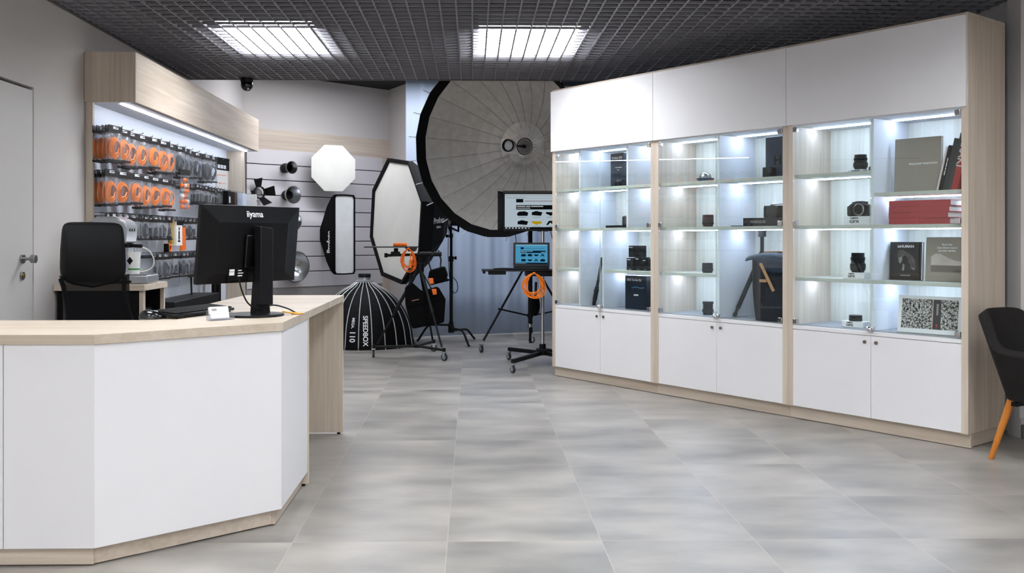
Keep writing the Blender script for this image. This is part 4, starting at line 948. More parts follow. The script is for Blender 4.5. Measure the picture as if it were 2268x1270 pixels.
t = thing('monopod', 'dark monopod leaning in the narrow middle compartment of the left cabinet', 'monopod', tuple(CP(1315, .16, FLR)), 0); t.rotation_euler = (0, R(14), CRZ)
MB().cyl((0, 0, .004), (0, 0, .05), .016).cyl((0, 0, .05), (0, 0, .12), .019).cyl((0, 0, .12), (0, 0, .14), .021).cyl((0, 0, .14), (0, 0, .165), .017).build('foot_section', M_rubber, t); MB().cyl((0, 0, .165), (0, 0, .42), .012).build('tube', mat('carbon_brown', '#2d2724', .4), t)

# ================================================================== ARMCHAIR
t = thing('armchair', 'dark charcoal fabric armchair with orange wooden legs beside the cabinets', 'armchair', (3.08, 4.83, 0), R(-62))
M_char = mat('charcoal_wool', '#262423', .95, spec=.1, var=.3, scale=260, bump=.3)
def shellpt(u, v, off=0):
    a = R(-118) + R(236) * u             # 0 = straight back (-x)
    ex = 1.25
    ca, sa = math.cos(a), math.sin(a)
    cx = math.copysign(abs(ca) ** .75, ca); sy = math.copysign(abs(sa) ** .75, sa)
    ab = abs(a)
    bk = 1 / (1 + math.exp((ab - R(52)) / R(6)))
    topz = .61 + .205 * bk
    z = .335 + (topz - .335) * v
    k = v
    rx = (.215 + .145 * k + (.02 * bk) * k) - off; ry = (.20 + .085 * k) - off
    return (-rx * cx, ry * sy, z)
def sh(u, v):
    # outer wall up, rolled edge, inner wall down
    if v < .5: return shellpt(u, v * 2 * 1.0)
    return shellpt(u, .25 + .75 * (1 - (v - .5) * 2), .055)
mb = MB().grid(sh, 44, 24)
mb.build('shell', M_char, t, bevel=.012, seg=3)
MB().lathe([(0, .32), (.17, .322), (.215, .345), (.215, .39), (0, .392)], 40, Matrix.Diagonal((1.0, .93, 1, 1))).build('under_shell', M_char, t)
def cush(u, v):
    a = 2 * math.pi * u; k = math.sin(math.pi * v) ** .3 if 0 < v < 1 else 0
    return ((.205 * math.cos(a)) * (.85 + .15 * k) + .03, .215 * math.sin(a) * (.85 + .15 * k), .392 + .09 * v)
mb = MB().grid(cush, 36, 6, closed_u=True); bmesh.ops.holes_fill(mb.b, edges=mb.b.edges, sides=0); mb.build('seat_cushion', M_char, t)
M_beech = wood('orange_beech', '#b5691c', '#d2852f', 'z', .4)
for sx_, sy_ in ((-1, -1), (-1, 1), (1, -1), (1, 1)):
    MB().cyl((sx_ * .155, sy_ * .13, .345), (sx_ * .245, sy_ * .18, 0.0), .021, .0135, n=20).build('leg', M_beech, t)
MB().box((-.17, -.15, .30), (-.12, .15, .322)).box((.12, -.15, .30), (.17, .15, .322)).build('leg_bracket', M_black, t)

# ================================================================== STUDIO EQUIPMENT
# dome softbox standing on the floor, opening down
t = thing('dome_softbox', 'large black dome softbox with white rods standing on the floor behind the counter', 'softbox', (-1.215, 10.42, 0))
NR = 24
def domer(z):                     # radius at height
    k = z / .70
    return .545 * (1 - k ** 2.3) ** .62 if k < 1 else 0
dp = [(domer(z), z) for z in [.008 + .692 * (1 - (1 - i / 12) ** 1.6) for i in range(12)]] + [(.09, .705)]
pts = []
def dm(u, v):
    i = min(int(v * 12), 11); f = v * 12 - i; r = dp[i][0] * (1 - f) + dp[i + 1][0] * f; z = dp[i][1] * (1 - f) + dp[i + 1][1] * f
    return (max(r, .08) * math.cos(2 * math.pi * u), max(r, .08) * math.sin(2 * math.pi * u), z)
MB().grid(dm, NR, 12, closed_u=True).build('black_shell', mat('dome_cloth', '#070708', .65, spec=.15, var=.15, scale=30, bump=.1), t, smooth=False)
MB().lathe([(.552, .0), (.556, .0), (.556, .05), (.552, .05)], NR).build('rim_band', M_black2, t, smooth=False)
M_rod = mat('white_rod', '#c9cacb', .35, .3)
for i in range(NR):
    a = 2 * math.pi * i / NR; ca, sa = math.cos(a), math.sin(a)
    path = [((r + .008) * ca, (r + .008) * sa, z) for r, z in dp if r > .10] + [(.085 * ca, .085 * sa, .715)]
    path = [(.560 * ca, .560 * sa, .03)] + path[1:]
    MB().tube(path, .0052, 6).build('rod', M_rod, t)
    if i % 1 == 0 and sa < .3: MB().cyl((.566 * ca, .566 * sa, .0), (.564 * ca, .564 * sa, .03), .006, n=8).build('rod_tip', M_steel, t)
MB().lathe([(0, .70), (.10, .70), (.105, .715), (.08, .725), (.066, .73), (.066, .755), (0, .755)], 32).build('speed_ring', M_galv, t)
MB().lathe([(0, .756), (.066, .756), (.07, .76), (.07, .79), (.066, .797), (0, .797)], 32).build('ring_cap', M_black, t)
def dometext(s, size, a, z, **k):
    r = domer(z) + .004; r2 = domer(z + .06) + .004
    nrm = Vector((math.cos(a), math.sin(a), 0)); up = Vector((nrm.x * (r2 - r), nrm.y * (r2 - r), .06)).normalized(); side = Vector((-nrm.y, nrm.x, 0))
    text(s, size, M_printw, t, frame((nrm.x * r * math.cos(math.pi / NR) , nrm.y * r * math.cos(math.pi / NR), z), -up, side), **k)
aa = lambda i: 2 * math.pi * (i + .5) / NR
dometext('SPEEDBOX', .072, aa(18), .205, bold=.0014, sx=.95)
dometext('MEGA.', .042, aa(17), .285, bold=.0006); dometext('110', .082, aa(17), .145, bold=.0018, sx=1.0)

# rolling tripod cart with tray
def caster(par, x, y, r=.036, rz=0):
    M = Matrix.Translation((x, y, 0)) @ Matrix.Rotation(rz, 4, 'Z')
    f = MB().box((-.016, -.014, r * 1.15), (-.012, .014, r * 2.4), M).box((.012, -.014, r * 1.15), (.016, .014, r * 2.4), M).box((-.018, -.022, r * 2.2), (.018, .022, r * 2.5), M).build('caster_fork', M_galv, par, bevel=.001)
    wq = MB(); A = M @ Vector((-.010, 0, r)); Bv = M @ Vector((.010, 0, r)); wq.cyl(A, Bv, r, n=24).build('caster_wheel', M_rubber, par, bevel=.003)
    MB().cyl(M @ Vector((-.0112, 0, r)), M @ Vector((.0112, 0, r)), r * .62, n=20).build('caster_hub', M_galv, par)
ca_, cb_, cc_ = g(827, 792), g(984, 800), g(961, 779)
cen = (ca_ + cb_ + cc_) / 3
t = thing('rolling_tripod', 'black tripod on a three wheeled dolly with a flat tray, left of the c-stand', 'tripod', (cen.x, cen.y, 0))
lc = [Vector((v.x - cen.x, v.y - cen.y, 0)) for v in (ca_, cb_, cc_)]
hubp = pY(930, 590, cen.y) - Vector((cen.x, cen.y, 0)); hub = Vector((hubp.x, hubp.y, hubp.z))
for k, v in enumerate(lc):
    caster(t, v.x, v.y, .036, R(40 * k + 10))
    foot = v * .93 + Vector((0, 0, .115)); d_ = hub - foot
    MB().cyl(foot + d_ * .02, foot + d_ * .55, .010, n=12).cyl(foot + d_ * .45, foot + d_ * .99, .017, n=12).cyl(foot + d_ * .43, foot + d_ * .50, .021).build('leg', M_black, t)
dc = sum(lc, Vector()) / 3
for v in lc: MB().cyl(Vector((dc.x, dc.y, .105)), v * .99 + Vector((0, 0, .105)), .013, n=10).cyl(v * .99 + Vector((0, 0, .085)), v * .99 + Vector((0, 0, .125)), .017).build('dolly_arm', M_black, t)
MB().cyl((dc.x, dc.y, .09), (dc.x, dc.y, .12), .035).build('dolly_hub', M_black, t)
MB().cyl(hub + Vector((0, 0, -.06)), hub + Vector((0, 0, .03)), .04, .045, n=20).build('tripod_collar', M_black, t)
MB().cyl(hub, hub + Vector((0, 0, .10)), .014).build('centre_column', M_black, t)
az_ = pY(930, 566, cen.y).z
pl, pr_ = pY(856, 566, cen.y), pY(978, 563, cen.y)
o3 = Vector((cen.x, cen.y, 0))
MB().cyl(pl - o3, pr_ - o3, .014, n=14).cyl(pl - o3 - Vector((.02, 0, 0)), pl - o3 + Vector((.01, 0, 0)), .022).cyl(pr_ - o3 - Vector((.22, 0, 0)), pr_ - o3 - Vector((.10, 0, 0)), .022).cyl(pr_ - o3 - Vector((.08, 0, 0)), pr_ - o3, .024).build('cross_bar', M_black, t)
for f_ in (.06, .50, .82): q_ = (pl - o3).lerp(pr_ - o3, f_); MB().cyl(q_ + Vector((0, -.025, .0)), q_ + Vector((0, -.05, .0)), .013, n=12).build('knob', M_galv if f_ > .9 else M_black, t)
q_ = pY(877, 562, cen.y) - o3
MB().cyl(q_, q_ + Vector((0, 0, .055)), .022).box(q_ + Vector((-.05, -.03, -.025)), q_ + Vector((.04, .03, .02))).build('tray_clamp', M_black, t, bevel=.003)
tp0, tp1 = pY(810, 546, cen.y), pY(924, 546, cen.y)
tzz = tp0.z
MB().box((tp0.x - cen.x, -.16, tzz - .012), (tp1.x - cen.x, .18, tzz)).prism([(tp1.x - cen.x - .12, -.012), (tp1.x - cen.x, -.004), (tp1.x - cen.x - .02, -.05), (tp1.x - cen.x - .08, -.05)], -.12, .12, frame((0, .0, tzz), (1, 0, 0), (0, 0, 1))).build('tray', mat('tray_black', '#17181a', .35), t, bevel=.002)
TRX, TRY, TRZ = cen.x, cen.y, tzz
p = pY(886, 541, cen.y - .10)
t = thing('orange_sleeve', 'orange rubber sleeve wrapped round the edge of the tripod tray', 'sleeve', (p.x, p.y, TRZ + .0005))
mb = MB(); 
for k in range(9): mb.cyl((-.068 + k * .0152, 0, .018), (-.068 + (k + 1) * .0152, 0, .018), .0175 + (.0012 if k % 2 else 0), n=18)
mb.build('sleeve_body', M_orangeS, t, bevel=.003)
def coil(name, label, p, rx, rz, n, mm, plug=True, top=None, sl=0):
    t = thing(name, label, 'cable', tuple(p))
    mb = MB()
    for i in range(n):
        a0 = random.uniform(-.12, .12); sx_ = rx * random.uniform(.5, 1.0); sz_ = rz * random.uniform(.72, 1.0); yo = (i - n / 2) * .0052; xo = random.uniform(-.15, .15) * rx
        mb.tube([(xo * (1 - math.sin(a)) / 2 + sx_ * math.cos(a + a0) * (1 - .18 * math.sin(a)), yo + .004 * math.sin(2 * a + i), (rz - sz_) + sz_ * math.sin(a + a0)) for a in [2 * math.pi * j / 26 for j in range(26)]], .0038, 6, closed=True)
    mb.build('cable_loops', mm, t)
    MB().tube([(-.02, -.02, rz * .95), (0, -.045, rz * 1.12), (.02, -.02, rz * 1.0), (.0, .03, rz * .98), (-.02, -.02, rz * .95)], .006, 6, smooth=1).build('cable_tie', mm, t)
    if plug: MB().cyl((.02, -.03, -.07), (.024, -.03, .01), .014, n=14).cyl((.024, -.03, .01), (.02, -.03, .07), .005).build('plug', mm, t)
    return t
coil('orange_cable_coil', 'coiled orange cable hanging from the tripod tray', pY(905, 578, cen.y - .14), .078, .115, 9, M_orangeS)
# bags
M_cord = mat('black_cord', '#0c0c0c', .5)
p = pY(937, 678, cen.y + .02)
t = thing('accessory_bag', 'big flat black bag hanging tilted from the rolling tripod', 'bag', tuple(p), 0, rot=(0, R(-12), R(8)))
mb = MB(); P = [(-.155, -.20), (.17, -.21), (.235, .02), (.19, .16), (.02, .15), (-.06, .26), (-.14, .22), (-.17, .05)]
mb.prism(P, -.055, .055, frame((0, 0, 0), (1, 0, 0), (0, 0, 1))); mb.build('bag_body', M_blackfab, t, bevel=.02, seg=3)
MB().prism([(-.16, .02), (.20, .03), (.19, .14), (.0, .145), (-.05, .2), (-.14, .19)], .0555, .066, frame((0, 0, 0), (1, 0, 0), (0, 0, 1))).build('flap', M_blackfab, t, bevel=.006)
box((-.105, -.0675, .075), (-.03, -.0663, .085)).build('brand_strip', mat('orange_grey_print', '#7d5a45', .6), t)
MB().tube([(-.10, 0, .22), (-.03, .0, .42), (.02, .0, .47)], .006).tube([(.12, 0, .15), (.05, 0, .38), (.02, 0, .47)], .006).build('strap', M_cord, t)
p = pY(970, 612, cen.y + .1)
t = thing('small_bag', 'small black pouch bag strapped beside the tripod legs near the c-stand', 'bag', tuple(p), 0, rot=(0, R(-10), R(-10)))
MB().prism([(-.09, -.08), (.07, -.07), (.10, .0), (.085, .09), (-.07, .075), (-.10, .0)], -.05, .05, frame((0, 0, 0), (1, 0, 0), (0, 0, 1))).build('bag_body', M_blackfab, t, bevel=.02, seg=3)
MB().tube([(-.06, 0, .07), (-.07, 0, .14), (-.05, 0, .24)], .008).tube([(.04, 0, .08), (.06, 0, .16), (.05, 0, .26)], .008).build('strap', M_cord, t)
for k, (x_, y_) in enumerate(((955, 622), (962, 646))):
    p = pY(x_, y_, cen.y - .06)
    tag(MB().prism([(-.022, -.03), (.018, -.035), (.026, .02), (-.02, .03)], -.012, .012, frame((0, 0, 0), (1, 0, 0), (0, 0, 1))).build('orange_tab', M_orangeS, bevel=.004, loc=tuple(p), rot=(0, R(-15), 0)), 'orange fabric tab, %s of the two on the tripod leg' % ('upper' if k == 0 else 'lower'), 'tab')

# c-stand with large octabox
sb_ = g(1001, 752); sx0, sy0 = sb_.x, 10.55
t = thing('c_stand', 'black c-stand with bent tube legs in front of the curtain', 'light stand', (sx0, sy0, 0))
ztop = pY(1000, 470, sy0).z
MB().cyl((0, 0, .14), (0, 0, .95), .020, n=18).build('lower_tube', M_black, t)
MB().cyl((0, 0, .95), (0, 0, 1.22), .016, n=18).cyl((0, 0, .93), (0, 0, .99), .028).build('middle_tube', M_black, t)
MB().cyl((0, 0, 1.22), (0, 0, ztop), .011, n=14).cyl((0, 0, 1.2), (0, 0, 1.25), .022).build('upper_tube', M_black, t)
MB().cyl((0, 0, ztop), (0, 0, ztop + .06), .028, n=16).cyl((-.06, 0, ztop + .03), (.04, -.02, ztop + .035), .012).sph((-.01, -.02, ztop + .11), .035).build('grip_head', M_black, t)
for z_, kx in ((.97, .05), (1.22, -.05), (.72, -.05)): MB().cyl((0, 0, z_), (kx, -.01, z_), .010).cyl((kx, -.01, z_ - .018), (kx, -.01, z_ + .018), .013).build('lock_knob', M_black, t)
MB().cyl((0, 0, .12), (0, 0, .20), .034, n=18).cyl((0, 0, .20), (0, 0, .245), .026).build('leg_hub', M_black, t)
for a, L, h_ in ((-62, .42, .17), (162, .40, .205), (52, .42, .14)):
    ca, sa = math.cos(R(a)), math.sin(R(a))
    MB().tube([(.03 * ca, .03 * sa, h_), (L * .55 * ca, L * .55 * sa, h_), (L * .72 * ca, L * .72 * sa, h_ - .01), (L * ca, L * sa, .02), (L * 1.04 * ca, L * 1.04 * sa, .0125)], .0125, 10, smooth=2).build('leg', M_black, t)
MB().tube([(.02, -.02, .75), (.07, -.03, .70), (.08, -.03, .60), (.03, -.03, .56), (.01, -.02, .62)], .005, 6, smooth=2).tube([(-.03, -.02, 1.35), (-.035, -.03, 1.0), (-.02, -.02, .75)], .004, 6).build('hanging_cable', M_cord, t)
# octabox
n_ = Vector((-math.cos(.503), -math.sin(.503), -.0)); 
OC = Vector((-.852, 10.3, 1.395))
a_ = Vector((0, 0, 1)).cross(n_).normalized(); 
if a_.y > 0: pass
b_ = n_.cross(a_)
t = thing('large_octabox', 'large tilted octagonal softbox with white front facing left, on the c-stand', 'softbox', tuple(OC))
ro = .134
def OP(r, deg, dz):
    # dz : distance behind the front
    u = a_ * math.cos(R(deg)) + b_ * math.sin(R(deg)); return (u * r - n_ * dz) * 1.04
def oring(r, dz, off=22.5 + math.degrees(-.134)): return [OP(r, off + 45 * i, dz) for i in range(8)]
I4 = Matrix()
shell = frust(MB(), [oring(.70, -.02), oring(.70, .03), oring(.62, .16), oring(.45, .36), oring(.26, .50), oring(.10, .56)], I4, False, True).build('black_shell', mat('octa_cloth', '#0c0c0e', .7, spec=.15, var=.15, scale=30, bump=.1), t, smooth=False)
frust(MB(), [oring(.70, -.021), oring(.655, -.012), oring(.652, .02)], I4).build('front_lip', M_black2, t, smooth=False)
frust(MB(), [oring(.655, .0), oring(.4, -.006), oring(.02, .004)], I4, False, True).build('front_cloth', M_diff, t)
# lettering on the side panel that faces the camera
best = max(range(8), key=lambda i: -((oring(.5, .3)[i] + oring(.5, .3)[(i + 1) % 8]) / 2).y - abs(((oring(.5, .3)[i] + oring(.5, .3)[(i + 1) % 8]) / 2).z) * .5)
A1, A2 = oring(.62, .16)[best], oring(.62, .16)[(best + 1) % 8]; B1, B2 = oring(.45, .36)[best], oring(.45, .36)[(best + 1) % 8]
if A1.z > A2.z: A1, A2, B1, B2 = A2, A1, B2, B1
cpt = (A1 + A2 + B1 + B2) / 4; xa = ((B1 + B2) - (A1 + A2)).normalized(); ya = (A2 - A1).normalized(); nn_ = xa.cross(ya)
text('Profoto', .085, M_printw, t, frame(cpt + nn_ * .004 + ya * .06, xa, ya), bold=.003)
text('Softbox', .036, M_printw, t, frame(cpt + nn_ * .004 - ya * .01, xa, ya), bold=.001)
ap = -n_ * .585
MB().cyl(ap, ap - n_ * .06, .085, n=28).build('speed_ring', M_galv, t)
MB().cyl(ap - n_ * .06, ap - n_ * .36, .058, .062, n=28).build('flash_head', M_black, t)
sp = Vector((sx0, sy0, 1.22)) - OC; hp = ap - n_ * .2
MB().tube([hp + Vector((0, 0, -.06)), hp + Vector((0, 0, -.12)), sp + Vector((-.02, -.02, .1)), sp + Vector((0, -.03, 0))], .013, 8).build('mounting_arm', M_black, t)

# giant parabolic umbrella
UC = Vector((.238, 9.25, 2.13)); az = -2.08
un = Vector((math.cos(az) * .995, math.sin(az) * .995, -.06)).normalized()
ua = Vector((0, 0, 1)).cross(un).normalized(); ub = un.cross(ua)
t = thing('parabolic_umbrella', 'giant silver lined parabolic umbrella with black rim under the ceiling edge', 'umbrella', tuple(UC))
UR = .895; UD = .66; RH = .09
def up_(r, a, dz=0): 
    d_ = UD * (1 - (r / UR) ** 2); return ua * (r * math.cos(a)) + ub * (r * math.sin(a)) - un * (d_ + dz)
def silver(name, lo, hi, s):
    return mat(name, lo, .48, .3, var=.08, scale=s, bump=.2)
M_sil1 = silver('silver_lining', '#cac7c2', 0, 16); M_sil2 = mat('foil_lining', '#d8d5d0', .3, .55, var=.12, scale=14, bump=.6)
def dish(name, r0, r1, m, nr, dz=0):
    mb = MB(); V = [[mb.b.verts.new(up_(r0 + (r1 - r0) * j / nr, 2 * math.pi * (i + .5) / 24, dz)) for j in range(nr + 1)] for i in range(24)]
    for i in range(24):
        for j in range(nr): mb.b.faces.new((V[i][j], V[(i + 1) % 24][j], V[(i + 1) % 24][j + 1], V[i][j + 1]))
    return mb.build(name, m, t, smooth=False)
o_ = dish('silver_lining', .06, UR, M_sil1, 8)
dish('black_backing', .06, UR + .004, M_blackfab, 8, .006)
dish('foil_centre', .06, .26, M_sil2, 3, -.005)
mb = MB()
for a_i in range(24):
    p0_, p1_ = 2 * math.pi * (a_i + .5) / 24, 2 * math.pi * (a_i + 1.5) / 24
    mb.face([up_(UR - .03, p0_, -.008), up_(UR - .03, p1_, -.008), up_(UR + .03, p1_, -.004), up_(UR + .03, p0_, -.004)])
mb.build('black_rim', M_black2, t, smooth=False, solid=.012)
for i in range(24):
    a = 2 * math.pi * (i + .5) / 24
    MB().tube([up_(.07 + (UR - .09) * k / 8, a, -.003) for k in range(9)], .0013, 5).build('rib', mat('rib_dark', '#63605e', .5, .3), t)
    MB().cyl(up_(UR + .02, a, -.004), up_(UR + .075, a, -.0), .0045, n=8).build('rib_tip', M_printw, t)
hb_ = up_(0, 0, 0)
HM = frame(hb_, ua, ub)
MB().lathe([(0, .0), (.088, .0), (.094, .012), (.094, .022), (.088, .026), (.080, .016), (.03, .012), (0, .014)], 40, HM).build('hub_ring', M_steel, t)
MB().lathe([(0.0, .017), (.07, .017), (.072, .02), (.0, .022)], 32, HM).build('hub_plate', mat('hub_grey', '#6f6d6b', .4, .6), t)
hh_ = HM @ Vector((0, 0, .30))
MB().cyl(HM @ Vector((0, 0, .02)), HM @ Vector((0, 0, .34)), .012, n=12).cyl(HM @ Vector((0, 0, .02)), HM @ Vector((0, 0, .05)), .02).build('focus_rod', M_black, t)
MB().lathe([(0, 0), (.05, 0), (.062, .01), (.062, .05), (.05, .055)], 28, HM @ Matrix.Translation((-.0, .0, .33))).build('light_head', M_galv, t)
MB().lathe([(.05, .052), (.064, .055), (.066, .085), (.058, .09), (.052, .08), (.05, .06)], 32, HM @ Matrix.Translation((-.0, .0, .33))).build('light_ring', M_black, t)
MB().lathe([(0, .06), (.05, .062), (.03, .075), (0, .08)], 28, HM @ Matrix.Translation((-.0, .0, .33))).build('light_glass', mat('frosted_lamp', '#cfd2d2', .3), t)
MB().cyl(hb_ - un * .0, hb_ - un * .12, .04, n=20).build('mount_tube', M_black, t)
US = UC + hb_ - un * .12
# stand of the umbrella
t = thing('roller_stand', 'black rolling light stand holding the parabolic umbrella', 'light stand', (US.x, US.y, 0))
MB().cyl((0, 0, .07), (0, 0, .30), .014).cyl((0, 0, .28), (0, 0, 1.3), .024, n=16).cyl((0, 0, 1.3), (0, 0, US.z - .02), .017).build('column', M_black, t)
MB().cyl((0, 0, .24), (0, 0, .275), .026, n=16).build('chrome_collar', M_chrome, t)
MB().cyl((0, 0, US.z - .03), (0, 0, US.z + .03), .03).build('top_socket', M_black, t)
cs = g(1066, 781); d0 = Vector((cs.x - US.x, cs.y - US.y, 0)); L0 = d0.length; b0 = math.atan2(d0.y, d0.x)
for k in range(3):
    a = b0 + k * 2 * math.pi / 3; u = Vector((math.cos(a), math.sin(a), 0)); L = L0 if k == 0 else .62
    MB().cyl(u * .03 + Vector((0, 0, .95)), u * (L * .96) + Vector((0, 0, .12)), .012, n=12).build('leg', M_black, t)
    MB().cyl(Vector((0, 0, .36)), u * (L * .66) + Vector((0, 0, .45)), .009, n=10).build('brace', M_black, t)
    caster(t, u.x * L, u.y * L, .037, a)
MB().cyl((0, 0, .92), (0, 0, .98), .035).build('leg_collar', M_black, t); MB().cyl((0, 0, .34), (0, 0, .39), .03).build('brace_collar', M_black, t)

# monitor stand with chrome column
TX, TY = .665, 8.80
t = thing('monitor_stand', 'wheeled monitor stand with chrome column and black fork base beside the cabinet', 'monitor stand', (TX, TY, 0))
MB().cyl((0, 0, .13), (0, 0, 1.42), .019, n=20).build('chrome_column', M_chrome, t)
MB().box((-.06, -.05, .085), (.06, .05, .145)).cyl((0, 0, .145), (0, 0, .19), .032).box((-.02, -.07, .12), (.08, -.05, .15)).build('base_hub', M_black, t, bevel=.004)
for ex, ey in ((-.31, .30), (-.31, -.60), (.31, .30), (.16, -.25)):
    u = Vector((ex, ey, 0)); L = u.length; m_ = frame((0, 0, .105), u, Vector((-u.y, u.x, 0)))
    box((.03, -.018, -.018), (L, .018, .018), m_).build('base_arm', M_black, t, bevel=.002)
    caster(t, ex, ey, .033, R(30))
MB().cyl((-.0, -.01, .86), (0, .01, .86), .03).box((-.05, -.06, .84), (.10, -.02, .875)).build('clamp', M_black, t, bevel=.003)
MB().box((-.05, .0, 1.26), (.05, .03, 1.44)).build('vesa_bracket', M_black, t)
z0_ = pY(1150, 597, 8.55).z
tx0, tx1 = pY(1067, 597, 8.55).x, TX + .10
t2 = thing('laptop_tray', 'black equipment tray clamped on the monitor stand, carrying the laptop', 'tray', ((tx0 + tx1) / 2, 8.56, z0_))
hw_ = (tx1 - tx0) / 2
MB().box((-hw_, -.17, -.014), (hw_, .17, 0)).box((-hw_ + .06, -.12, -.045), (-hw_ + .22, .12, -.0142)).box((hw_ - .28, -.13, -.06), (hw_ - .02, .13, -.0142)).build('tray_board', M_black, t2, bevel=.004)
MB().cyl((-hw_ + .02, -.1, -.035), (-hw_ + .02, -.1, -.0142), .012).build('tray_knob', M_black, t2)
# laptop
lp = pY(1176, 590, 8.58); lz = z0_ + .0006
t = thing('laptop', 'open black laptop with a blue web page on its screen on the tray', 'laptop', (lp.x, 8.52, lz), R(-4))
box((-.165, -.11, 0), (.165, .12, .022)).build('laptop_base', M_black, t, bevel=.004)
box((-.15, -.09, .0221), (.15, .05, .024)).build('keyboard', M_black2, t)
def webpage(t, W, H, M, s, bg, name):
    # page drawn in the plane x (right), y (up) of M, centre at origin
    def r_(x0, y0, x1, y1, m, z=.0012, nm='page_block'): return box((x0 * W, y0 * H, z - .0004), (x1 * W, y1 * H, z), M).build(nm, m, t, smooth=False)
    r_(-.5, -.5, .5, .5, bg, .0006, 'lit_screen')
    r_(-.5, .44, .5, .5, s['bar'], .001, 'browser_bar'); r_(-.34, .26, -.24, .36, s['dark'], .001, 'site_logo')
    r_(-.22, .29, .40, .305, s['red'], .001, 'red_line'); r_(-.34, .06, .44, .185, s['head'], .001, 'header_bar'); r_(-.5, -.5, .5, -.44, s['dark'], .001, 'task_bar')
    for x0, x1 in ((-.33, -.21), (-.20, -.14), (-.13, .04)): r_(x0, .135, x1, .16, s['txt'], .0014, 'header_print')
    r_(-.33, .09, -.14, .105, s['txt'], .0014, 'header_print'); r_(.30, .08, .43, .11, s['txt'], .0014, 'header_print')
    for q in range(8): r_(-.49 + q * .045, -.485, -.465 + q * .045, -.455, s['txt'] if q != 7 else s['grey'], .0014, 'task_icon')
    r_(-.48, .40, -.20, .41, s['grey'], .001, 'address_line'); r_(-.48, .375, .30, .38, s['grey'], .001, 'address_line')
    k = 0
    for row in range(2):
        for c in range(4):
            x0 = -.32 + c * .20; y0 = -.12 - row * .26; mm = s['yel'] if (row == 1 and c == 1) else s['dark']
            shp = [[(0, 0), (.14, 0), (.15, .09), (.1, .13), (.02, .12), (-.01, .06)], [(0, .02), (.13, 0), (.15, .1), (.06, .14), (0, .1)], [(0, .06), (.05, .02), (.06, .0), (.09, .02), (.14, .05), (.14, .1), (0, .11)], [(0, 0), (.03, .0), (.06, .07), (.10, .0), (.13, 0), (.09, .12), (.04, .12)]][(c + row) % 4]
            mb = MB(); mb.b.faces.new([mb.b.verts.new(M @ Vector(((x0 + a) * W, (y0 + b) * H, .0013))) for a, b in shp]); mb.build('product_picture', mm, t, smooth=False)
            r_(x0 + .01, y0 - .05, x0 + .12, y0 - .035, s['grey'], .001, 'caption')
EM = lambda n, c, e: emis(n, c, e)
blue = dict(bar=EM('lap_bar', '#8fd0f0', .9), dark=EM('lap_dark', '#0f2d45', .6), red=EM('lap_red', '#35507a', .8), head=EM('lap_head', '#12304e', .7), txt=EM('lap_txt', '#9fd6ee', .9), yel=EM('lap_yel', '#0f2d45', .6), grey=EM('lap_grey', '#4f9cc4', .9))
LM = Matrix.Translation((0, .12, .022)) @ Matrix.Rotation(R(-14), 4, 'X') @ frame((0, 0, .115), (1, 0, 0), (0, 0, 1))
box((-.17, -.115, -.008), (.17, .117, 0), LM).build('lid', M_black, t, bevel=.003)
webpage(t, .30, .185, LM @ Matrix.Translation((0, .004, .0)), blue, EM('lap_screen', '#5cb8e6', .85), 'laptop_page')
MB().cyl((0, .105, .0), (0, .107, .0), .001).build('pad', M_black2, t) if False else None
t = thing('mouse_pad', 'round edged black mat lying on the tray left of the laptop', 'mat', (tx0 + .20, 8.50, lz))
MB().lathe([(0, 0), (.10, 0), (.10, .004), (.085, .012), (0, .016)], 32).build('mat_body', M_black2, t)
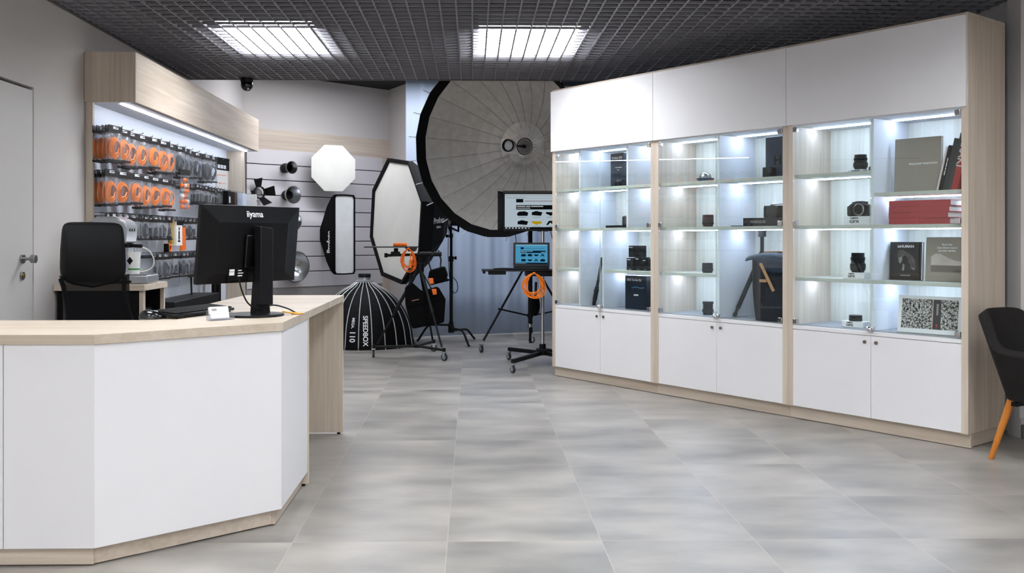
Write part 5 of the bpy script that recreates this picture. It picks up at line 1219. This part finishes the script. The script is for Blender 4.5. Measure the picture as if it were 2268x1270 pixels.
# hooded monitor
t = thing('hooded_monitor', 'large computer monitor with black side hood showing a web shop page', 'monitor', (TX, TY - .06, 1.43), R(0))
sl_ = pY(1118, 470, TY - .09); W_ = .67; ox = sl_.x + W_ / 2 - TX
zt, zb = pY(1118, 430, TY - .09).z, pY(1118, 508, TY - .09).z
zc = (zt + zb) / 2 - 1.43; Hs = zt - zb
MM = frame((ox, -.03, zc), (1, 0, 0), (0, 0, 1))
box((-W_ / 2 - .015, -Hs / 2 - .018, -.035), (W_ / 2 + .015, Hs / 2 + .015, 0), MM).build('monitor_body', M_black, t, bevel=.003)
wh = dict(bar=EM('mon_bar', '#c2cfd8', .9), dark=EM('mon_dark', '#12151a', .8), red=EM('mon_red', '#9a4a52', .8), head=EM('mon_head', '#101215', .8), txt=EM('mon_txt', '#e6eaee', .9), yel=EM('mon_yel', '#d2a91c', .9), grey=EM('mon_grey', '#9aa3aa', .9))
webpage(t, W_, Hs, MM, wh, EM('mon_screen', '#c9dbe6', .95), 'monitor_page')
for s in (-1, 1):
    x_ = ox + s * (W_ / 2 + .016)
    MB().prism([(x_, 0), (x_ + s * .004, 0), (x_ + s * .055, .16), (x_ + s * .05, .16)], zc - Hs / 2 - .016, zc + Hs / 2 + .02, Matrix.Translation((0, -.035, 0)) @ Matrix.Diagonal((1, -1, 1, 1))).build('side_hood', M_black2, t, smooth=False)
MB().prism([(0, 0), (0, .004), (.16, .035), (.16, .03)], ox - W_ / 2 - .06, ox + W_ / 2 + .06, frame((0, -.035, zc + Hs / 2 + .017), (0, -1, 0), (0, 0, 1)) @ Matrix.Diagonal((1, 1, -1, 1))).build('top_hood', M_black2, t, smooth=False) if False else box((ox - W_ / 2 - .02, -.19, zc + Hs / 2 + .0175), (ox + W_ / 2 + .02, -.035, zc + Hs / 2 + .0215)).build('top_hood', M_black2, t)
MB().tube([(ox - .24, .0, zc - Hs / 2 - .02), (ox - .23, .01, zc - Hs / 2 - .08), (ox - .22, .03, zc - Hs / 2 - .16)], .004, 6).tube([(ox + .1, .0, zc - Hs / 2 - .02), (ox + .12, .02, zc - Hs / 2 - .10), (ox + .18, .03, zc - Hs / 2 - .2)], .004, 6).build('monitor_cable', M_cord, t)
coil('orange_cable_coil', 'coiled orange cable hanging from the laptop tray', pY(1182, 634, 8.36), .105, .112, 9, M_orange, False)
p = pY(1186, 672, 8.72)
t = thing('sand_bag', 'slim black weight pouch hanging behind the orange coil on the monitor stand', 'pouch', tuple(p))
MB().sph((0, 0, -.02), .05, (.85, .5, 2.0), 20).build('pouch_body', M_blackfab, t); MB().tube([(0, 0, .06), (.005, .0, .2)], .012, 8).build('strap', M_cord, t)
